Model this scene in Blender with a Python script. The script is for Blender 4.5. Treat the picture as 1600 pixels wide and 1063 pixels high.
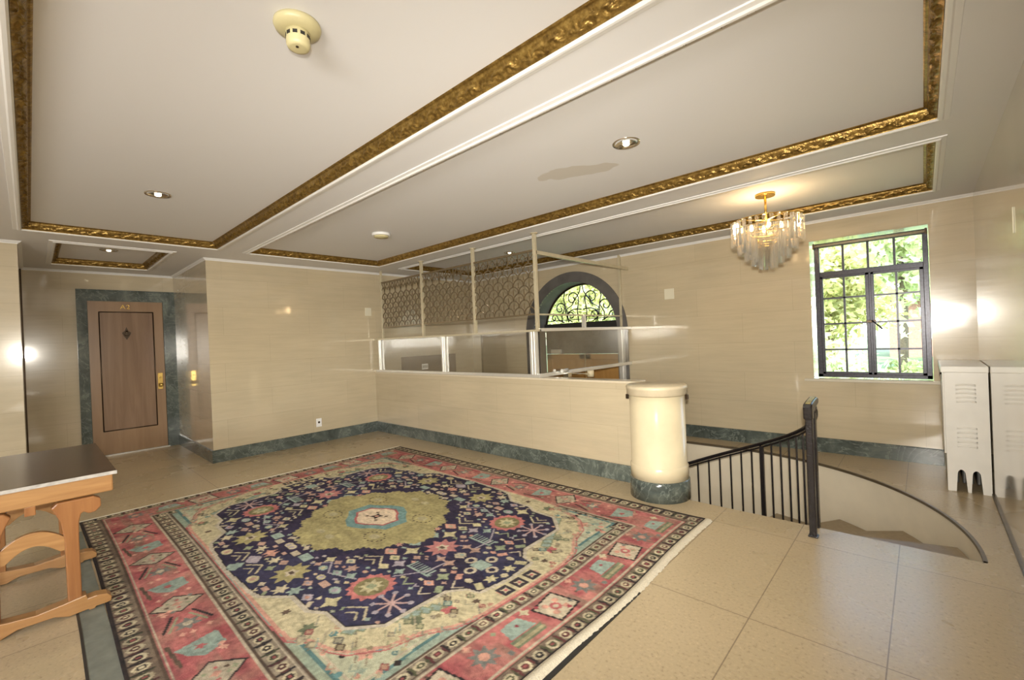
import bpy, bmesh, math, random
import numpy as np
from mathutils import Vector, Matrix

for o in list(bpy.data.objects):
    bpy.data.objects.remove(o, do_unlink=True)
SC = bpy.context.scene
COL = SC.collection
PI = math.pi

# ------------------------------------------------------------------ camera
FPX, YAW, PITCH, ROLL = 697.1247, 2.3163, -0.0025, -0.0416
cy_, sy_, cp_, sp_ = math.cos(YAW), math.sin(YAW), math.cos(PITCH), math.sin(PITCH)
fw = Vector((cy_ * cp_, sy_ * cp_, sp_))
rt0 = Vector((sy_, -cy_, 0.0))
up0 = rt0.cross(fw)
rt = math.cos(ROLL) * rt0 + math.sin(ROLL) * up0
up = -math.sin(ROLL) * rt0 + math.cos(ROLL) * up0
cam_d = bpy.data.cameras.new('camera')
cam = bpy.data.objects.new('camera', cam_d)
COL.objects.link(cam)
m = Matrix.Identity(4)
for i in range(3):
    m[i][0], m[i][1], m[i][2] = rt[i], up[i], -fw[i]
m[0][3], m[1][3], m[2][3] = 0.0, 0.0, 1.5
cam.matrix_world = m
cam_d.sensor_width = 36.0
cam_d.lens = FPX / 1600 * 36
cam_d.clip_start = 0.05
cam_d.clip_end = 300
SC.camera = cam

# ------------------------------------------------------------------ light, world, exposure
SC.view_settings.view_transform = 'Standard'
SC.view_settings.look = 'None'
SC.view_settings.exposure = 0.0
SC.view_settings.gamma = 1.0
SC.view_settings.use_curve_mapping = False

world = bpy.data.worlds.new('world')
SC.world = world
world.use_nodes = True
wn = world.node_tree
wn.nodes.clear()
wo = wn.nodes.new('ShaderNodeOutputWorld')
wb = wn.nodes.new('ShaderNodeBackground')
sky = wn.nodes.new('ShaderNodeTexSky')
sky.sky_type = 'NISHITA'
sky.sun_disc = False
sky.sun_elevation = math.radians(50)
sky.sun_rotation = math.radians(200)
wb.inputs[1].default_value = 1.9
wn.links.new(sky.outputs[0], wb.inputs[0])
wn.links.new(wb.outputs[0], wo.inputs[0])


def light(name, kind, loc, energy, color=(1, 1, 1), direction=None, **kw):
    d = bpy.data.lights.new(name, kind)
    d.energy = energy
    d.color = color
    for k, v in kw.items():
        setattr(d, k, v)
    o = bpy.data.objects.new(name, d)
    COL.objects.link(o)
    o.location = loc
    if direction is not None:
        o.rotation_euler = Vector(direction).to_track_quat('-Z', 'Y').to_euler()
    return o


# sun on the garden (comes from behind the camera side, over the roof)
light('sun', 'SUN', (0, 20, 20), 13.0, (1, .96, .88), (-.35, .45, -.8), angle=.02)
# the photographer's flash, a hand above the lens
flash = light('camera_flash', 'SPOT', (0.04, -0.08, 1.63), 860, (1.0, .94, .83), (-.62, .78, -0.08),
              spot_size=math.radians(134), spot_blend=1.0, shadow_soft_size=.035)
flash.scale = (1.0, .50, 1.0)     # a flash head throws a wide, low beam
# added fill light, set in an unseen opening of the right wall behind the camera
light('side_fill', 'AREA', (.385, -2.2, 1.62), 190, (1, .96, .90), (-1, .35, -.2), shape='RECTANGLE', size=2.6, size_y=.55)


# ------------------------------------------------------------------ materials
def nmat(name):
    mt = bpy.data.materials.new(name)
    mt.use_nodes = True
    nt = mt.node_tree
    b = nt.nodes['Principled BSDF']
    return mt, nt, b


def N(nt, typ, **kw):
    n = nt.nodes.new(typ)
    for k, v in kw.items():
        if k.startswith('i_'):
            key = k[2:]
            key = int(key) if key.isdigit() else key.replace('_', ' ')
            n.inputs[key].default_value = v
        else:
            setattr(n, k, v)
    return n


def ramp(nt, src, stops):
    r = nt.nodes.new('ShaderNodeValToRGB')
    e = r.color_ramp.elements
    while len(e) < len(stops):
        e.new(.5)
    for k, (p, c) in enumerate(stops):
        e[k].position = p
        e[k].color = tuple(c) + (1,) if len(c) == 3 else c
    nt.links.new(src, r.inputs[0])
    return r


def plain(name, col, rough=.5, metal=0.0, spec=.5, bump=0, bscale=40, var=0.0):
    mt, nt, b = nmat(name)
    b.inputs['Roughness'].default_value = rough
    b.inputs['Metallic'].default_value = metal
    b.inputs['Specular IOR Level'].default_value = spec
    tc = N(nt, 'ShaderNodeTexCoord')
    no = N(nt, 'ShaderNodeTexNoise', i_Scale=bscale, i_Detail=4.0)
    nt.links.new(tc.outputs['Object'], no.inputs['Vector'])
    lo = tuple(c * (1 - var) for c in col)
    hi = tuple(min(1, c * (1 + var)) for c in col)
    r = ramp(nt, no.outputs[0], [(.3, lo), (.7, hi)])
    nt.links.new(r.outputs[0], b.inputs['Base Color'])
    if bump:
        bp = N(nt, 'ShaderNodeBump', i_Strength=bump, i_Distance=.01)
        nt.links.new(no.outputs[0], bp.inputs['Height'])
        nt.links.new(bp.outputs[0], b.inputs['Normal'])
    return mt


def stone_wall_mat():
    mt, nt, b = nmat('polished_travertine_blocks')
    tc = N(nt, 'ShaderNodeTexCoord')
    sep = N(nt, 'ShaderNodeSeparateXYZ')
    nt.links.new(tc.outputs['Object'], sep.inputs[0])
    ad = N(nt, 'ShaderNodeMath', operation='ADD')
    nt.links.new(sep.outputs[0], ad.inputs[0])
    nt.links.new(sep.outputs[1], ad.inputs[1])
    cb = N(nt, 'ShaderNodeCombineXYZ')
    nt.links.new(ad.outputs[0], cb.inputs[0])
    zo = N(nt, 'ShaderNodeMath', operation='ADD', i_1=-.17)
    nt.links.new(sep.outputs[2], zo.inputs[0])
    nt.links.new(zo.outputs[0], cb.inputs[1])
    br = N(nt, 'ShaderNodeTexBrick', offset=.5, i_Scale=1.0, i_Mortar_Size=.0022, i_Mortar_Smooth=.4,
           i_Bias=0.0, i_Brick_Width=1.16, i_Row_Height=.385)
    br.inputs['Color1'].default_value = (.575, .497, .355, 1)
    br.inputs['Color2'].default_value = (.545, .470, .334, 1)
    br.inputs['Mortar'].default_value = (.47, .40, .285, 1)
    nt.links.new(cb.outputs[0], br.inputs['Vector'])
    # long horizontal sedimentary streaks
    mp = N(nt, 'ShaderNodeMapping')
    mp.inputs['Scale'].default_value = (1.1, 12, 1)
    nt.links.new(cb.outputs[0], mp.inputs[0])
    no = N(nt, 'ShaderNodeTexNoise', i_Scale=1.6, i_Detail=6.0, i_Roughness=.65)
    nt.links.new(mp.outputs[0], no.inputs['Vector'])
    r = ramp(nt, no.outputs[0], [(.3, (.94, .93, .91)), (.62, (1.03, 1.02, 1.0))])
    mx = N(nt, 'ShaderNodeMixRGB', blend_type='MULTIPLY', i_0=1.0)
    nt.links.new(br.outputs[0], mx.inputs[1])
    nt.links.new(r.outputs[0], mx.inputs[2])
    n2 = N(nt, 'ShaderNodeTexNoise', i_Scale=1.3, i_Detail=3.0)
    nt.links.new(cb.outputs[0], n2.inputs['Vector'])
    r2 = ramp(nt, n2.outputs[0], [(.3, (.95, .95, .95)), (.7, (1.04, 1.03, 1.02))])
    m2 = N(nt, 'ShaderNodeMixRGB', blend_type='MULTIPLY', i_0=1.0)
    nt.links.new(mx.outputs[0], m2.inputs[1])
    nt.links.new(r2.outputs[0], m2.inputs[2])
    nt.links.new(m2.outputs[0], b.inputs['Base Color'])
    b.inputs['Roughness'].default_value = .10
    rr = ramp(nt, n2.outputs[0], [(.3, (.16,) * 3), (.7, (.24,) * 3)])
    nt.links.new(rr.outputs[0], b.inputs['Roughness'])
    b.inputs['Specular IOR Level'].default_value = .4
    b.inputs['Coat Weight'].default_value = 1.0
    b.inputs['Coat IOR'].default_value = 1.62
    b.inputs['Coat Roughness'].default_value = .06
    bp = N(nt, 'ShaderNodeBump', i_Strength=.04, i_Distance=.01)
    nt.links.new(no.outputs[0], bp.inputs['Height'])
    nt.links.new(bp.outputs[0], b.inputs['Normal'])
    return mt


def green_marble_mat():
    mt, nt, b = nmat('verde_marble')
    tc = N(nt, 'ShaderNodeTexCoord')
    no = N(nt, 'ShaderNodeTexNoise', i_Scale=2.2, i_Detail=8.0, i_Roughness=.7, i_Distortion=1.4)
    nt.links.new(tc.outputs['Object'], no.inputs['Vector'])
    r = ramp(nt, no.outputs[0], [(.3, (.038, .046, .043)), (.5, (.088, .106, .096)), (.7, (.17, .195, .17))])
    n3 = N(nt, 'ShaderNodeTexNoise', i_Scale=2.7, i_Detail=7.0, i_Roughness=.6, i_Distortion=2.4)
    nt.links.new(tc.outputs['Object'], n3.inputs['Vector'])
    v = ramp(nt, n3.outputs[0], [(.48, (0, 0, 0)), (.498, (.45, .45, .45)), (.502, (.45, .45, .45)), (.52, (0, 0, 0))])
    mx = N(nt, 'ShaderNodeMixRGB', blend_type='MIX')
    nt.links.new(v.outputs[0], mx.inputs[0])
    nt.links.new(r.outputs[0], mx.inputs[1])
    mx.inputs[2].default_value = (.30, .34, .30, 1)
    nt.links.new(mx.outputs[0], b.inputs['Base Color'])
    b.inputs['Roughness'].default_value = .14
    return mt


def floor_mat():
    mt, nt, b = nmat('terrazzo_floor')
    tc = N(nt, 'ShaderNodeTexCoord')
    mp = N(nt, 'ShaderNodeMapping')
    mp.inputs['Location'].default_value = (.16 + 5.5, -3.62 + 11.3, 0)
    nt.links.new(tc.outputs['Object'], mp.inputs[0])
    br = N(nt, 'ShaderNodeTexBrick', offset=0.0, i_Scale=1.0, i_Mortar_Size=.0035, i_Mortar_Smooth=.3,
           i_Bias=0.0, i_Brick_Width=.55, i_Row_Height=1.13)
    br.inputs['Color1'].default_value = (.47, .382, .25, 1)
    br.inputs['Color2'].default_value = (.445, .362, .235, 1)
    br.inputs['Mortar'].default_value = (.25, .195, .13, 1)
    nt.links.new(mp.outputs[0], br.inputs['Vector'])
    n1 = N(nt, 'ShaderNodeTexNoise', i_Scale=55.0, i_Detail=3.0, i_Roughness=.6)
    nt.links.new(tc.outputs['Object'], n1.inputs['Vector'])
    r1 = ramp(nt, n1.outputs[0], [(.30, (.62, .58, .55)), (.42, (.97, .96, .95)), (.6, (1.03, 1.02, 1.0)), (.72, (1.3, 1.28, 1.25))])
    mx = N(nt, 'ShaderNodeMixRGB', blend_type='MULTIPLY', i_0=.7)
    nt.links.new(br.outputs[0], mx.inputs[1])
    nt.links.new(r1.outputs[0], mx.inputs[2])
    n2 = N(nt, 'ShaderNodeTexNoise', i_Scale=1.1, i_Detail=4.0)
    nt.links.new(tc.outputs['Object'], n2.inputs['Vector'])
    r2 = ramp(nt, n2.outputs[0], [(.3, (.92, .92, .90)), (.7, (1.06, 1.05, 1.05))])
    m2 = N(nt, 'ShaderNodeMixRGB', blend_type='MULTIPLY', i_0=1.0)
    nt.links.new(mx.outputs[0], m2.inputs[1])
    nt.links.new(r2.outputs[0], m2.inputs[2])
    nt.links.new(m2.outputs[0], b.inputs['Base Color'])
    rr = ramp(nt, n2.outputs[0], [(.3, (.24,) * 3), (.7, (.32,) * 3)])
    nt.links.new(rr.outputs[0], b.inputs['Roughness'])
    b.inputs['Specular IOR Level'].default_value = .32
    return mt


def ceiling_mat():
    mt, nt, b = nmat('painted_plaster')
    tc = N(nt, 'ShaderNodeTexCoord')
    sub = N(nt, 'ShaderNodeVectorMath', operation='SUBTRACT')
    sub.inputs[1].default_value = (-2.03, 3.02, 2.82)
    nt.links.new(tc.outputs['Object'], sub.inputs[0])
    mp = N(nt, 'ShaderNodeMapping', vector_type='TEXTURE')
    mp.inputs['Rotation'].default_value = (0, 0, math.radians(24))
    mp.inputs['Scale'].default_value = (.33, .12, 1)
    nt.links.new(sub.outputs[0], mp.inputs[0])
    no = N(nt, 'ShaderNodeTexNoise', i_Scale=5.0, i_Detail=2.0)
    nt.links.new(tc.outputs['Object'], no.inputs['Vector'])
    ln = N(nt, 'ShaderNodeVectorMath', operation='LENGTH')
    nt.links.new(mp.outputs[0], ln.inputs[0])
    a = N(nt, 'ShaderNodeMath', operation='MULTIPLY_ADD', i_1=1.1, i_2=-.55)
    nt.links.new(no.outputs[0], a.inputs[0])
    s = N(nt, 'ShaderNodeMath', operation='ADD')
    nt.links.new(ln.outputs['Value'], s.inputs[0])
    nt.links.new(a.outputs[0], s.inputs[1])
    r = ramp(nt, s.outputs[0], [(.95, (.68, .65, .60)), (1.0, (.80, .80, .81))])
    nt.links.new(r.outputs[0], b.inputs['Base Color'])
    b.inputs['Roughness'].default_value = .65
    b.inputs['Specular IOR Level'].default_value = .3
    return mt


def gold_mat():
    mt, nt, b = nmat('antique_gilding')
    tc = N(nt, 'ShaderNodeTexCoord')
    no = N(nt, 'ShaderNodeTexNoise', i_Scale=26.0, i_Detail=6.0, i_Roughness=.7)
    nt.links.new(tc.outputs['Object'], no.inputs['Vector'])
    r = ramp(nt, no.outputs[0], [(.3, (.11, .062, .016)), (.52, (.30, .19, .05)), (.75, (.56, .39, .12))])
    nt.links.new(r.outputs[0], b.inputs['Base Color'])
    b.inputs['Metallic'].default_value = .72
    b.inputs['Roughness'].default_value = .36
    vo = N(nt, 'ShaderNodeTexVoronoi', i_Scale=85.0)
    nt.links.new(tc.outputs['Object'], vo.inputs['Vector'])
    bp = N(nt, 'ShaderNodeBump', i_Strength=.22, i_Distance=.006)
    nt.links.new(vo.outputs['Distance'], bp.inputs['Height'])
    nt.links.new(bp.outputs[0], b.inputs['Normal'])
    return mt


def wood_mat(name, c0, c1, rough=.35, axis=2, scale=6.0, stretch=14.0):
    mt, nt, b = nmat(name)
    tc = N(nt, 'ShaderNodeTexCoord')
    mp = N(nt, 'ShaderNodeMapping')
    sc = [stretch] * 3
    sc[axis] = 1.0
    mp.inputs['Scale'].default_value = sc
    nt.links.new(tc.outputs['Object'], mp.inputs[0])
    no = N(nt, 'ShaderNodeTexNoise', i_Scale=scale / 6, i_Detail=6.0, i_Roughness=.6, i_Distortion=.8)
    nt.links.new(mp.outputs[0], no.inputs['Vector'])
    r = ramp(nt, no.outputs[0], [(.25, c0), (.75, c1)])
    nt.links.new(r.outputs[0], b.inputs['Base Color'])
    b.inputs['Roughness'].default_value = rough
    bp = N(nt, 'ShaderNodeBump', i_Strength=.08, i_Distance=.005)
    nt.links.new(no.outputs[0], bp.inputs['Height'])
    nt.links.new(bp.outputs[0], b.inputs['Normal'])
    return mt


def glass_mat(name, tint=(1, 1, 1), gloss=.9, milky=0.0, rough=.0):
    mt = bpy.data.materials.new(name)
    mt.use_nodes = True
    nt = mt.node_tree
    nt.nodes.clear()
    out = N(nt, 'ShaderNodeOutputMaterial')
    tr = N(nt, 'ShaderNodeBsdfTransparent')
    tr.inputs[0].default_value = tuple(tint) + (1,)
    gl = N(nt, 'ShaderNodeBsdfGlossy')
    gl.inputs['Roughness'].default_value = rough
    fr = N(nt, 'ShaderNodeFresnel')
    fr.inputs[0].default_value = 1.45
    mu = N(nt, 'ShaderNodeMath', operation='MULTIPLY', i_1=gloss)
    nt.links.new(fr.outputs[0], mu.inputs[0])
    mx = N(nt, 'ShaderNodeMixShader')
    nt.links.new(mu.outputs[0], mx.inputs[0])
    nt.links.new(tr.outputs[0], mx.inputs[1])
    nt.links.new(gl.outputs[0], mx.inputs[2])
    last = mx
    if milky:
        df = N(nt, 'ShaderNodeBsdfTranslucent')
        d2 = N(nt, 'ShaderNodeBsdfDiffuse')
        df.inputs[0].default_value = (.95, .93, .9, 1)
        d2.inputs[0].default_value = (.9, .9, .88, 1)
        ad = N(nt, 'ShaderNodeMixShader')
        ad.inputs[0].default_value = .5
        nt.links.new(df.outputs[0], ad.inputs[1])
        nt.links.new(d2.outputs[0], ad.inputs[2])
        m2 = N(nt, 'ShaderNodeMixShader')
        m2.inputs[0].default_value = milky
        nt.links.new(mx.outputs[0], m2.inputs[1])
        nt.links.new(ad.outputs[0], m2.inputs[2])
        last = m2
    nt.links.new(last.outputs[0], out.inputs[0])
    return mt


def emit_mat(name, col, s):
    mt, nt, b = nmat(name)
    b.inputs['Base Color'].default_value = tuple(col) + (1,)
    b.inputs['Emission Color'].default_value = tuple(col) + (1,)
    b.inputs['Emission Strength'].default_value = s
    return mt


def leaf_mat(name, c0, c1):
    mt = bpy.data.materials.new(name)
    mt.use_nodes = True
    nt = mt.node_tree
    nt.nodes.clear()
    out = N(nt, 'ShaderNodeOutputMaterial')
    tc = N(nt, 'ShaderNodeTexCoord')
    no = N(nt, 'ShaderNodeTexNoise', i_Scale=3.0, i_Detail=5.0)
    nt.links.new(tc.outputs['Object'], no.inputs['Vector'])
    r = ramp(nt, no.outputs[0], [(.35, c0), (.65, c1)])
    d = N(nt, 'ShaderNodeBsdfDiffuse')
    t = N(nt, 'ShaderNodeBsdfTranslucent')
    nt.links.new(r.outputs[0], d.inputs[0])
    nt.links.new(r.outputs[0], t.inputs[0])
    mx = N(nt, 'ShaderNodeMixShader')
    mx.inputs[0].default_value = .45
    nt.links.new(d.outputs[0], mx.inputs[1])
    nt.links.new(t.outputs[0], mx.inputs[2])
    nt.links.new(mx.outputs[0], out.inputs[0])
    return mt


M = dict(
    stone=stone_wall_mat(), marble=green_marble_mat(), floor=floor_mat(), ceil=ceiling_mat(), gold=gold_mat(),
    white=plain('white_paint', (.87, .87, .86), .45),
    cream=plain('cream_lacquer', (.70, .61, .42), .22, var=.05, bscale=6),
    creamtop=plain('worn_cream_top', (.60, .52, .37), .35, var=.08, bscale=12),
    iron=plain('black_painted_iron', (.012, .010, .012), .22, spec=.6, bump=.25, bscale=90, var=.5),
    brassworn=plain('worn_brass', (.45, .36, .12), .35, .8, var=.35, bscale=60),
    brass=plain('polished_brass', (.72, .50, .15), .22, .9, var=.1),
    bronze=plain('dark_bronze', (.06, .04, .025), .3, .7),
    creampost=plain('cream_painted_steel', (.58, .52, .37), .3, .25, var=.06, bscale=20),
    lattice=plain('bronze_lattice_metal', (.23, .18, .11), .35, .55, var=.2, bscale=60),
    alum=plain('aluminium_frame', (.78, .77, .73), .26, .55, var=.04),
    chrome=plain('chrome', (.85, .8, .7), .12, 1.0),
    steelwin=plain('dark_steel_window', (.045, .045, .06), .3, .3, var=.3, bscale=50),
    radiator=plain('white_enamel', (.86, .84, .79), .28, var=.03, bscale=8),
    plastic=plain('ivory_plastic', (.74, .70, .55), .35),
    aged=plain('yellowed_plastic', (.62, .56, .32), .35, var=.06, bscale=14),
    dark=plain('black_opening', (.02, .02, .02), .5),
    greypanel=plain('grey_marble_panel', (.10, .10, .095), .25, var=.25, bscale=5),
    wooddoor=wood_mat('brown_grained_door', (.19, .115, .07), (.30, .195, .125), .22, 2, 4),
    wooddoor2=wood_mat('brown_door_frame', (.25, .15, .08), (.34, .215, .12), .3, 2, 4),
    oak=wood_mat('golden_oak', (.26, .12, .042), (.47, .26, .10), .28, 1, 7),
    oakv=wood_mat('golden_oak_upright', (.22, .085, .028), (.36, .165, .058), .28, 2, 7),
    tabletop=plain('dark_worn_tabletop', (.075, .048, .030), .22, var=.25, bscale=9),
    tabledge=plain('worn_table_edge', (.40, .37, .33), .35, var=.2, bscale=30),
    entry=wood_mat('orange_wood_door', (.36, .18, .05), (.50, .28, .09), .35, 2, 5),
    brownpanel=wood_mat('dull_brown_panel', (.13, .09, .055), (.19, .135, .085), .4, 1, 5),
    pane=glass_mat('window_glass', (.97, .98, .97)),
    screenpane=glass_mat('screen_glass', (.985, .985, .975), .38),
    prism=glass_mat('acrylic_prism', (.985, .975, .95), 1.5, .12, .04),
    bulb=emit_mat('warm_bulb', (1, .72, .32), 14),
    lampglow=emit_mat('lamp_glow', (1, .88, .62), 6),
    pad=plain('grey_green_underlay', (.17, .18, .15), .8, var=.15, bscale=14, bump=.2),
    fringe=plain('cream_fringe', (.66, .60, .47), .9, var=.12, bscale=120, bump=.5),
    nosing=plain('brown_stone_edge', (.10, .075, .045), .35, var=.15, bscale=20),
    lawn=plain('lawn_grass', (.16, .22, .08), .9, var=.3, bscale=3),
    bark=plain('tree_bark', (.16, .12, .09), .9, var=.3, bscale=20),
    brick=plain('garden_brick', (.36, .20, .15), .8, var=.2, bscale=12),
    slate=plain('roof_slate', (.16, .15, .15), .7, var=.2, bscale=10),
    leaf1=leaf_mat('leaf_yellow_green', (.40, .42, .14), (.72, .70, .36)),
    leaf2=leaf_mat('leaf_mid_green', (.25, .31, .12), (.50, .54, .27)),
    leaf3=leaf_mat('leaf_pale_green', (.50, .56, .28), (.78, .82, .55)),
)


# ------------------------------------------------------------------ mesh helpers
class MB:
    def __init__(s):
        s.v, s.f, s.smooth = [], [], []

    def add(s, vs, fs, smooth=False):
        o = len(s.v)
        s.v += [tuple(v) for v in vs]
        s.f += [tuple(i + o for i in f) for f in fs]
        s.smooth += [smooth] * len(fs)
        return s

    def box(s, a, b):
        x0, x1 = sorted((a[0], b[0]))
        y0, y1 = sorted((a[1], b[1]))
        z0, z1 = sorted((a[2], b[2]))
        return s.add([(x0, y0, z0), (x1, y0, z0), (x1, y1, z0), (x0, y1, z0), (x0, y0, z1), (x1, y0, z1), (x1, y1, z1), (x0, y1, z1)],
                     [(0, 3, 2, 1), (4, 5, 6, 7), (0, 1, 5, 4), (1, 2, 6, 5), (2, 3, 7, 6), (3, 0, 4, 7)])

    def lathe(s, prof, c=(0, 0, 0), n=48, smooth=True, axis='z', caps=True):
        vs, fs = [], []
        for r, z in prof:
            for k in range(n):
                a = 2 * PI * k / n
                p = (r * math.cos(a), r * math.sin(a), z)
                if axis == 'x':
                    p = (p[2], p[0], p[1])
                elif axis == 'y':
                    p = (p[0], p[2], p[1])
                vs.append((c[0] + p[0], c[1] + p[1], c[2] + p[2]))
        for i in range(len(prof) - 1):
            for k in range(n):
                k2 = (k + 1) % n
                fs.append((i * n + k, i * n + k2, (i + 1) * n + k2, (i + 1) * n + k))
        s.add(vs, fs, smooth)
        if caps:
            o = len(s.v) - len(vs)
            s.f += [tuple(o + k for k in reversed(range(n))), tuple(o + (len(prof) - 1) * n + k for k in range(n))]
            s.smooth += [False, False]
        return s

    def tube(s, pts, r, n=8, smooth=True, flat=1.0, caps=True):
        pts = [Vector(p) for p in pts]
        vs, fs = [], []
        prev = None
        for i, p in enumerate(pts):
            t = (pts[min(i + 1, len(pts) - 1)] - pts[max(i - 1, 0)]).normalized()
            ref = Vector((0, 0, 1)) if abs(t.z) < .95 else Vector((0, 1, 0))
            if prev is None:
                a = t.cross(ref).normalized()
            else:
                a = (prev - t * prev.dot(t)).normalized()
            prev = a
            b = t.cross(a).normalized()
            rr = r[i] if isinstance(r, (list, tuple)) else r
            for k in range(n):
                an = 2 * PI * (k + .5) / n
                vs.append(p + a * (rr * math.cos(an)) + b * (rr * flat * math.sin(an)))
        for i in range(len(pts) - 1):
            for k in range(n):
                k2 = (k + 1) % n
                fs.append((i * n + k, i * n + k2, (i + 1) * n + k2, (i + 1) * n + k))
        s.add(vs, fs, smooth)
        if caps:
            o = len(s.v) - len(vs)
            s.f += [tuple(o + k for k in reversed(range(n))), tuple(o + (len(pts) - 1) * n + k for k in range(n))]
            s.smooth += [False, False]
        return s

    def prism(s, poly, axis, a, b):
        """polygon (u, v) extruded along axis from a to b; axis x: (u, v)=(y, z); y: (x, z); z: (x, y)"""
        def p(u, v, w):
            return (w, u, v) if axis == 'x' else (u, w, v) if axis == 'y' else (u, v, w)
        n = len(poly)
        vs = [p(u, v, a) for u, v in poly] + [p(u, v, b) for u, v in poly]
        fs = [tuple(range(n)), tuple(range(2 * n - 1, n - 1, -1))]
        fs += [(k, (k + 1) % n, n + (k + 1) % n, n + k) for k in range(n)]
        return s.add(vs, fs)

    def build(s, name, mat, parent=None, bevel=0.0, seg=2, **props):
        me = bpy.data.meshes.new(name)
        me.from_pydata(s.v, [], s.f)
        me.validate()
        bm = bmesh.new()
        bm.from_mesh(me)
        bmesh.ops.recalc_face_normals(bm, faces=bm.faces)
        bm.to_mesh(me)
        bm.free()
        if len(me.polygons) == len(s.smooth):
            me.polygons.foreach_set('use_smooth', s.smooth)
        me.materials.append(mat)
        o = bpy.data.objects.new(name, me)
        COL.objects.link(o)
        if parent is not None:
            o.parent = parent
            o.matrix_parent_inverse = parent.matrix_basis.inverted()
        if bevel:
            md = o.modifiers.new('bevel', 'BEVEL')
            md.width = bevel
            md.segments = seg
            md.limit_method = 'ANGLE'
            md.angle_limit = math.radians(40)
        for k, v in props.items():
            o[k] = v
        return o


def box(name, a, b, mat, parent=None, bevel=0.0, **props):
    return MB().box(a, b).build(name, mat, parent, bevel, **props)


def thing(name, label, cat, loc=(0, 0, 0), group=None):
    o = bpy.data.objects.new(name, None)
    COL.objects.link(o)
    o.location = loc
    o.empty_display_size = .1
    o['label'] = label
    o['category'] = cat
    if group:
        o['group'] = group
    bpy.context.view_layer.update()
    return o


def tag(o, label, cat, group=None):
    o['label'] = label
    o['category'] = cat
    if group:
        o['group'] = group
    return o


def struct(o, label=None):
    o['kind'] = 'structure'
    if label:
        o['label'] = label
    return o


# ------------------------------------------------------------------ key dimensions
XR, XL, XD = .3954, -7.0367, -9.037
YW, YC, YB = 6.3957, 4.0833, -4.0
ZS, ZR = 2.755, 2.822      # soffit and coffer panel heights
YA0, YA1 = -.05, 1.638     # alcove
WC, WR = (-1.85, 3.97), 2.1   # stair well
ZL = -1.62                 # lower entry level
WIN = (-.985, .062, .875, 2.515)
AX, AZ, AO, AI = -4.465, 1.565, 1.05, .872    # entry arch

# ------------------------------------------------------------------ floor
b = MB()
b.add([(XL, YB, 0), (XR, YB, 0), (XR, 3.95, 0), (XL, 3.95, 0)], [(0, 1, 2, 3)])
b.add([(XD, YA0, 0), (XL, YA0, 0), (XL, YA1, 0), (XD, YA1, 0)], [(0, 1, 2, 3)])
b.add([(XL, 3.95, 0), (-2.05, 3.95, 0), (-2.05, 4.2, 0), (XL, 4.2, 0)], [(0, 1, 2, 3)])
n = 48
vs, fs = [], []
for k in range(n + 1):
    a = PI / 2 * k / n
    x, y = WC[0] + WR * math.cos(a), WC[1] + WR * math.sin(a)
    dx, dy = math.cos(a), math.sin(a)
    t = min((XR - WC[0]) / dx if dx > 1e-6 else 99, (YW - WC[1]) / dy if dy > 1e-6 else 99)
    vs += [(x, y, 0), (WC[0] + t * dx, WC[1] + t * dy, 0)]
for k in range(n):
    fs.append((2 * k, 2 * k + 1, 2 * k + 3, 2 * k + 2))
o = len(vs)
vs += [(XR, YW, 0)]
kc = min(range(n), key=lambda k: abs(math.atan2(YW - WC[1], XR - WC[0]) - PI / 2 * (k + .5) / n))
fs.append((2 * kc + 1, o, 2 * kc + 3))
b.add(vs, fs)
b.add([(WC[0] + WR - .005, 3.95, 0), (XR, 3.95, 0), (XR, WC[1], 0), (WC[0] + WR, WC[1], 0)], [(0, 1, 2, 3)])
b.add([(XL, WC[1] + WR, 0), (WC[0], WC[1] + WR, 0), (WC[0], YW, 0), (XL, YW, 0)], [(0, 1, 2, 3)])
struct(b.build('floor', M['floor']))
struct(box('floor_lower', (XL, 3.8, ZL - .1), (XR, 7.4, ZL), M['floor']))

# brown stone lip round the well
pts = [(WC[0] + (WR - .012) * math.cos(PI / 2 * k / 40), WC[1] + (WR - .012) * math.sin(PI / 2 * k / 40)) for k in range(41)]
pts += [(-2.4, WC[1] + WR - .012), (-3.4, WC[1] + WR - .012)]
b = MB()
for i in range(len(pts) - 1):
    (x0, y0), (x1, y1) = pts[i], pts[i + 1]
    def inn(x, y, w):
        if x < WC[0]:
            return (x, y - w)
        d = math.hypot(x - WC[0], y - WC[1])
        return (WC[0] + (x - WC[0]) * (d - w) / d, WC[1] + (y - WC[1]) * (d - w) / d)
    q0, q1 = inn(x0, y0, .008), inn(x1, y1, .008)
    p0, p1 = inn(x0, y0, -.012), inn(x1, y1, -.012)
    b.add([(*p0, .003), (*p1, .003), (*q1, .003), (*q0, .003), (*p0, -.03), (*p1, -.03), (*q1, -.018), (*q0, -.018)],
          [(0, 1, 2, 3), (3, 2, 6, 7), (7, 6, 5, 4)])
struct(b.build('trim_1', M['nosing']))

# ------------------------------------------------------------------ walls
S = M['stone']
T = .32
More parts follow.
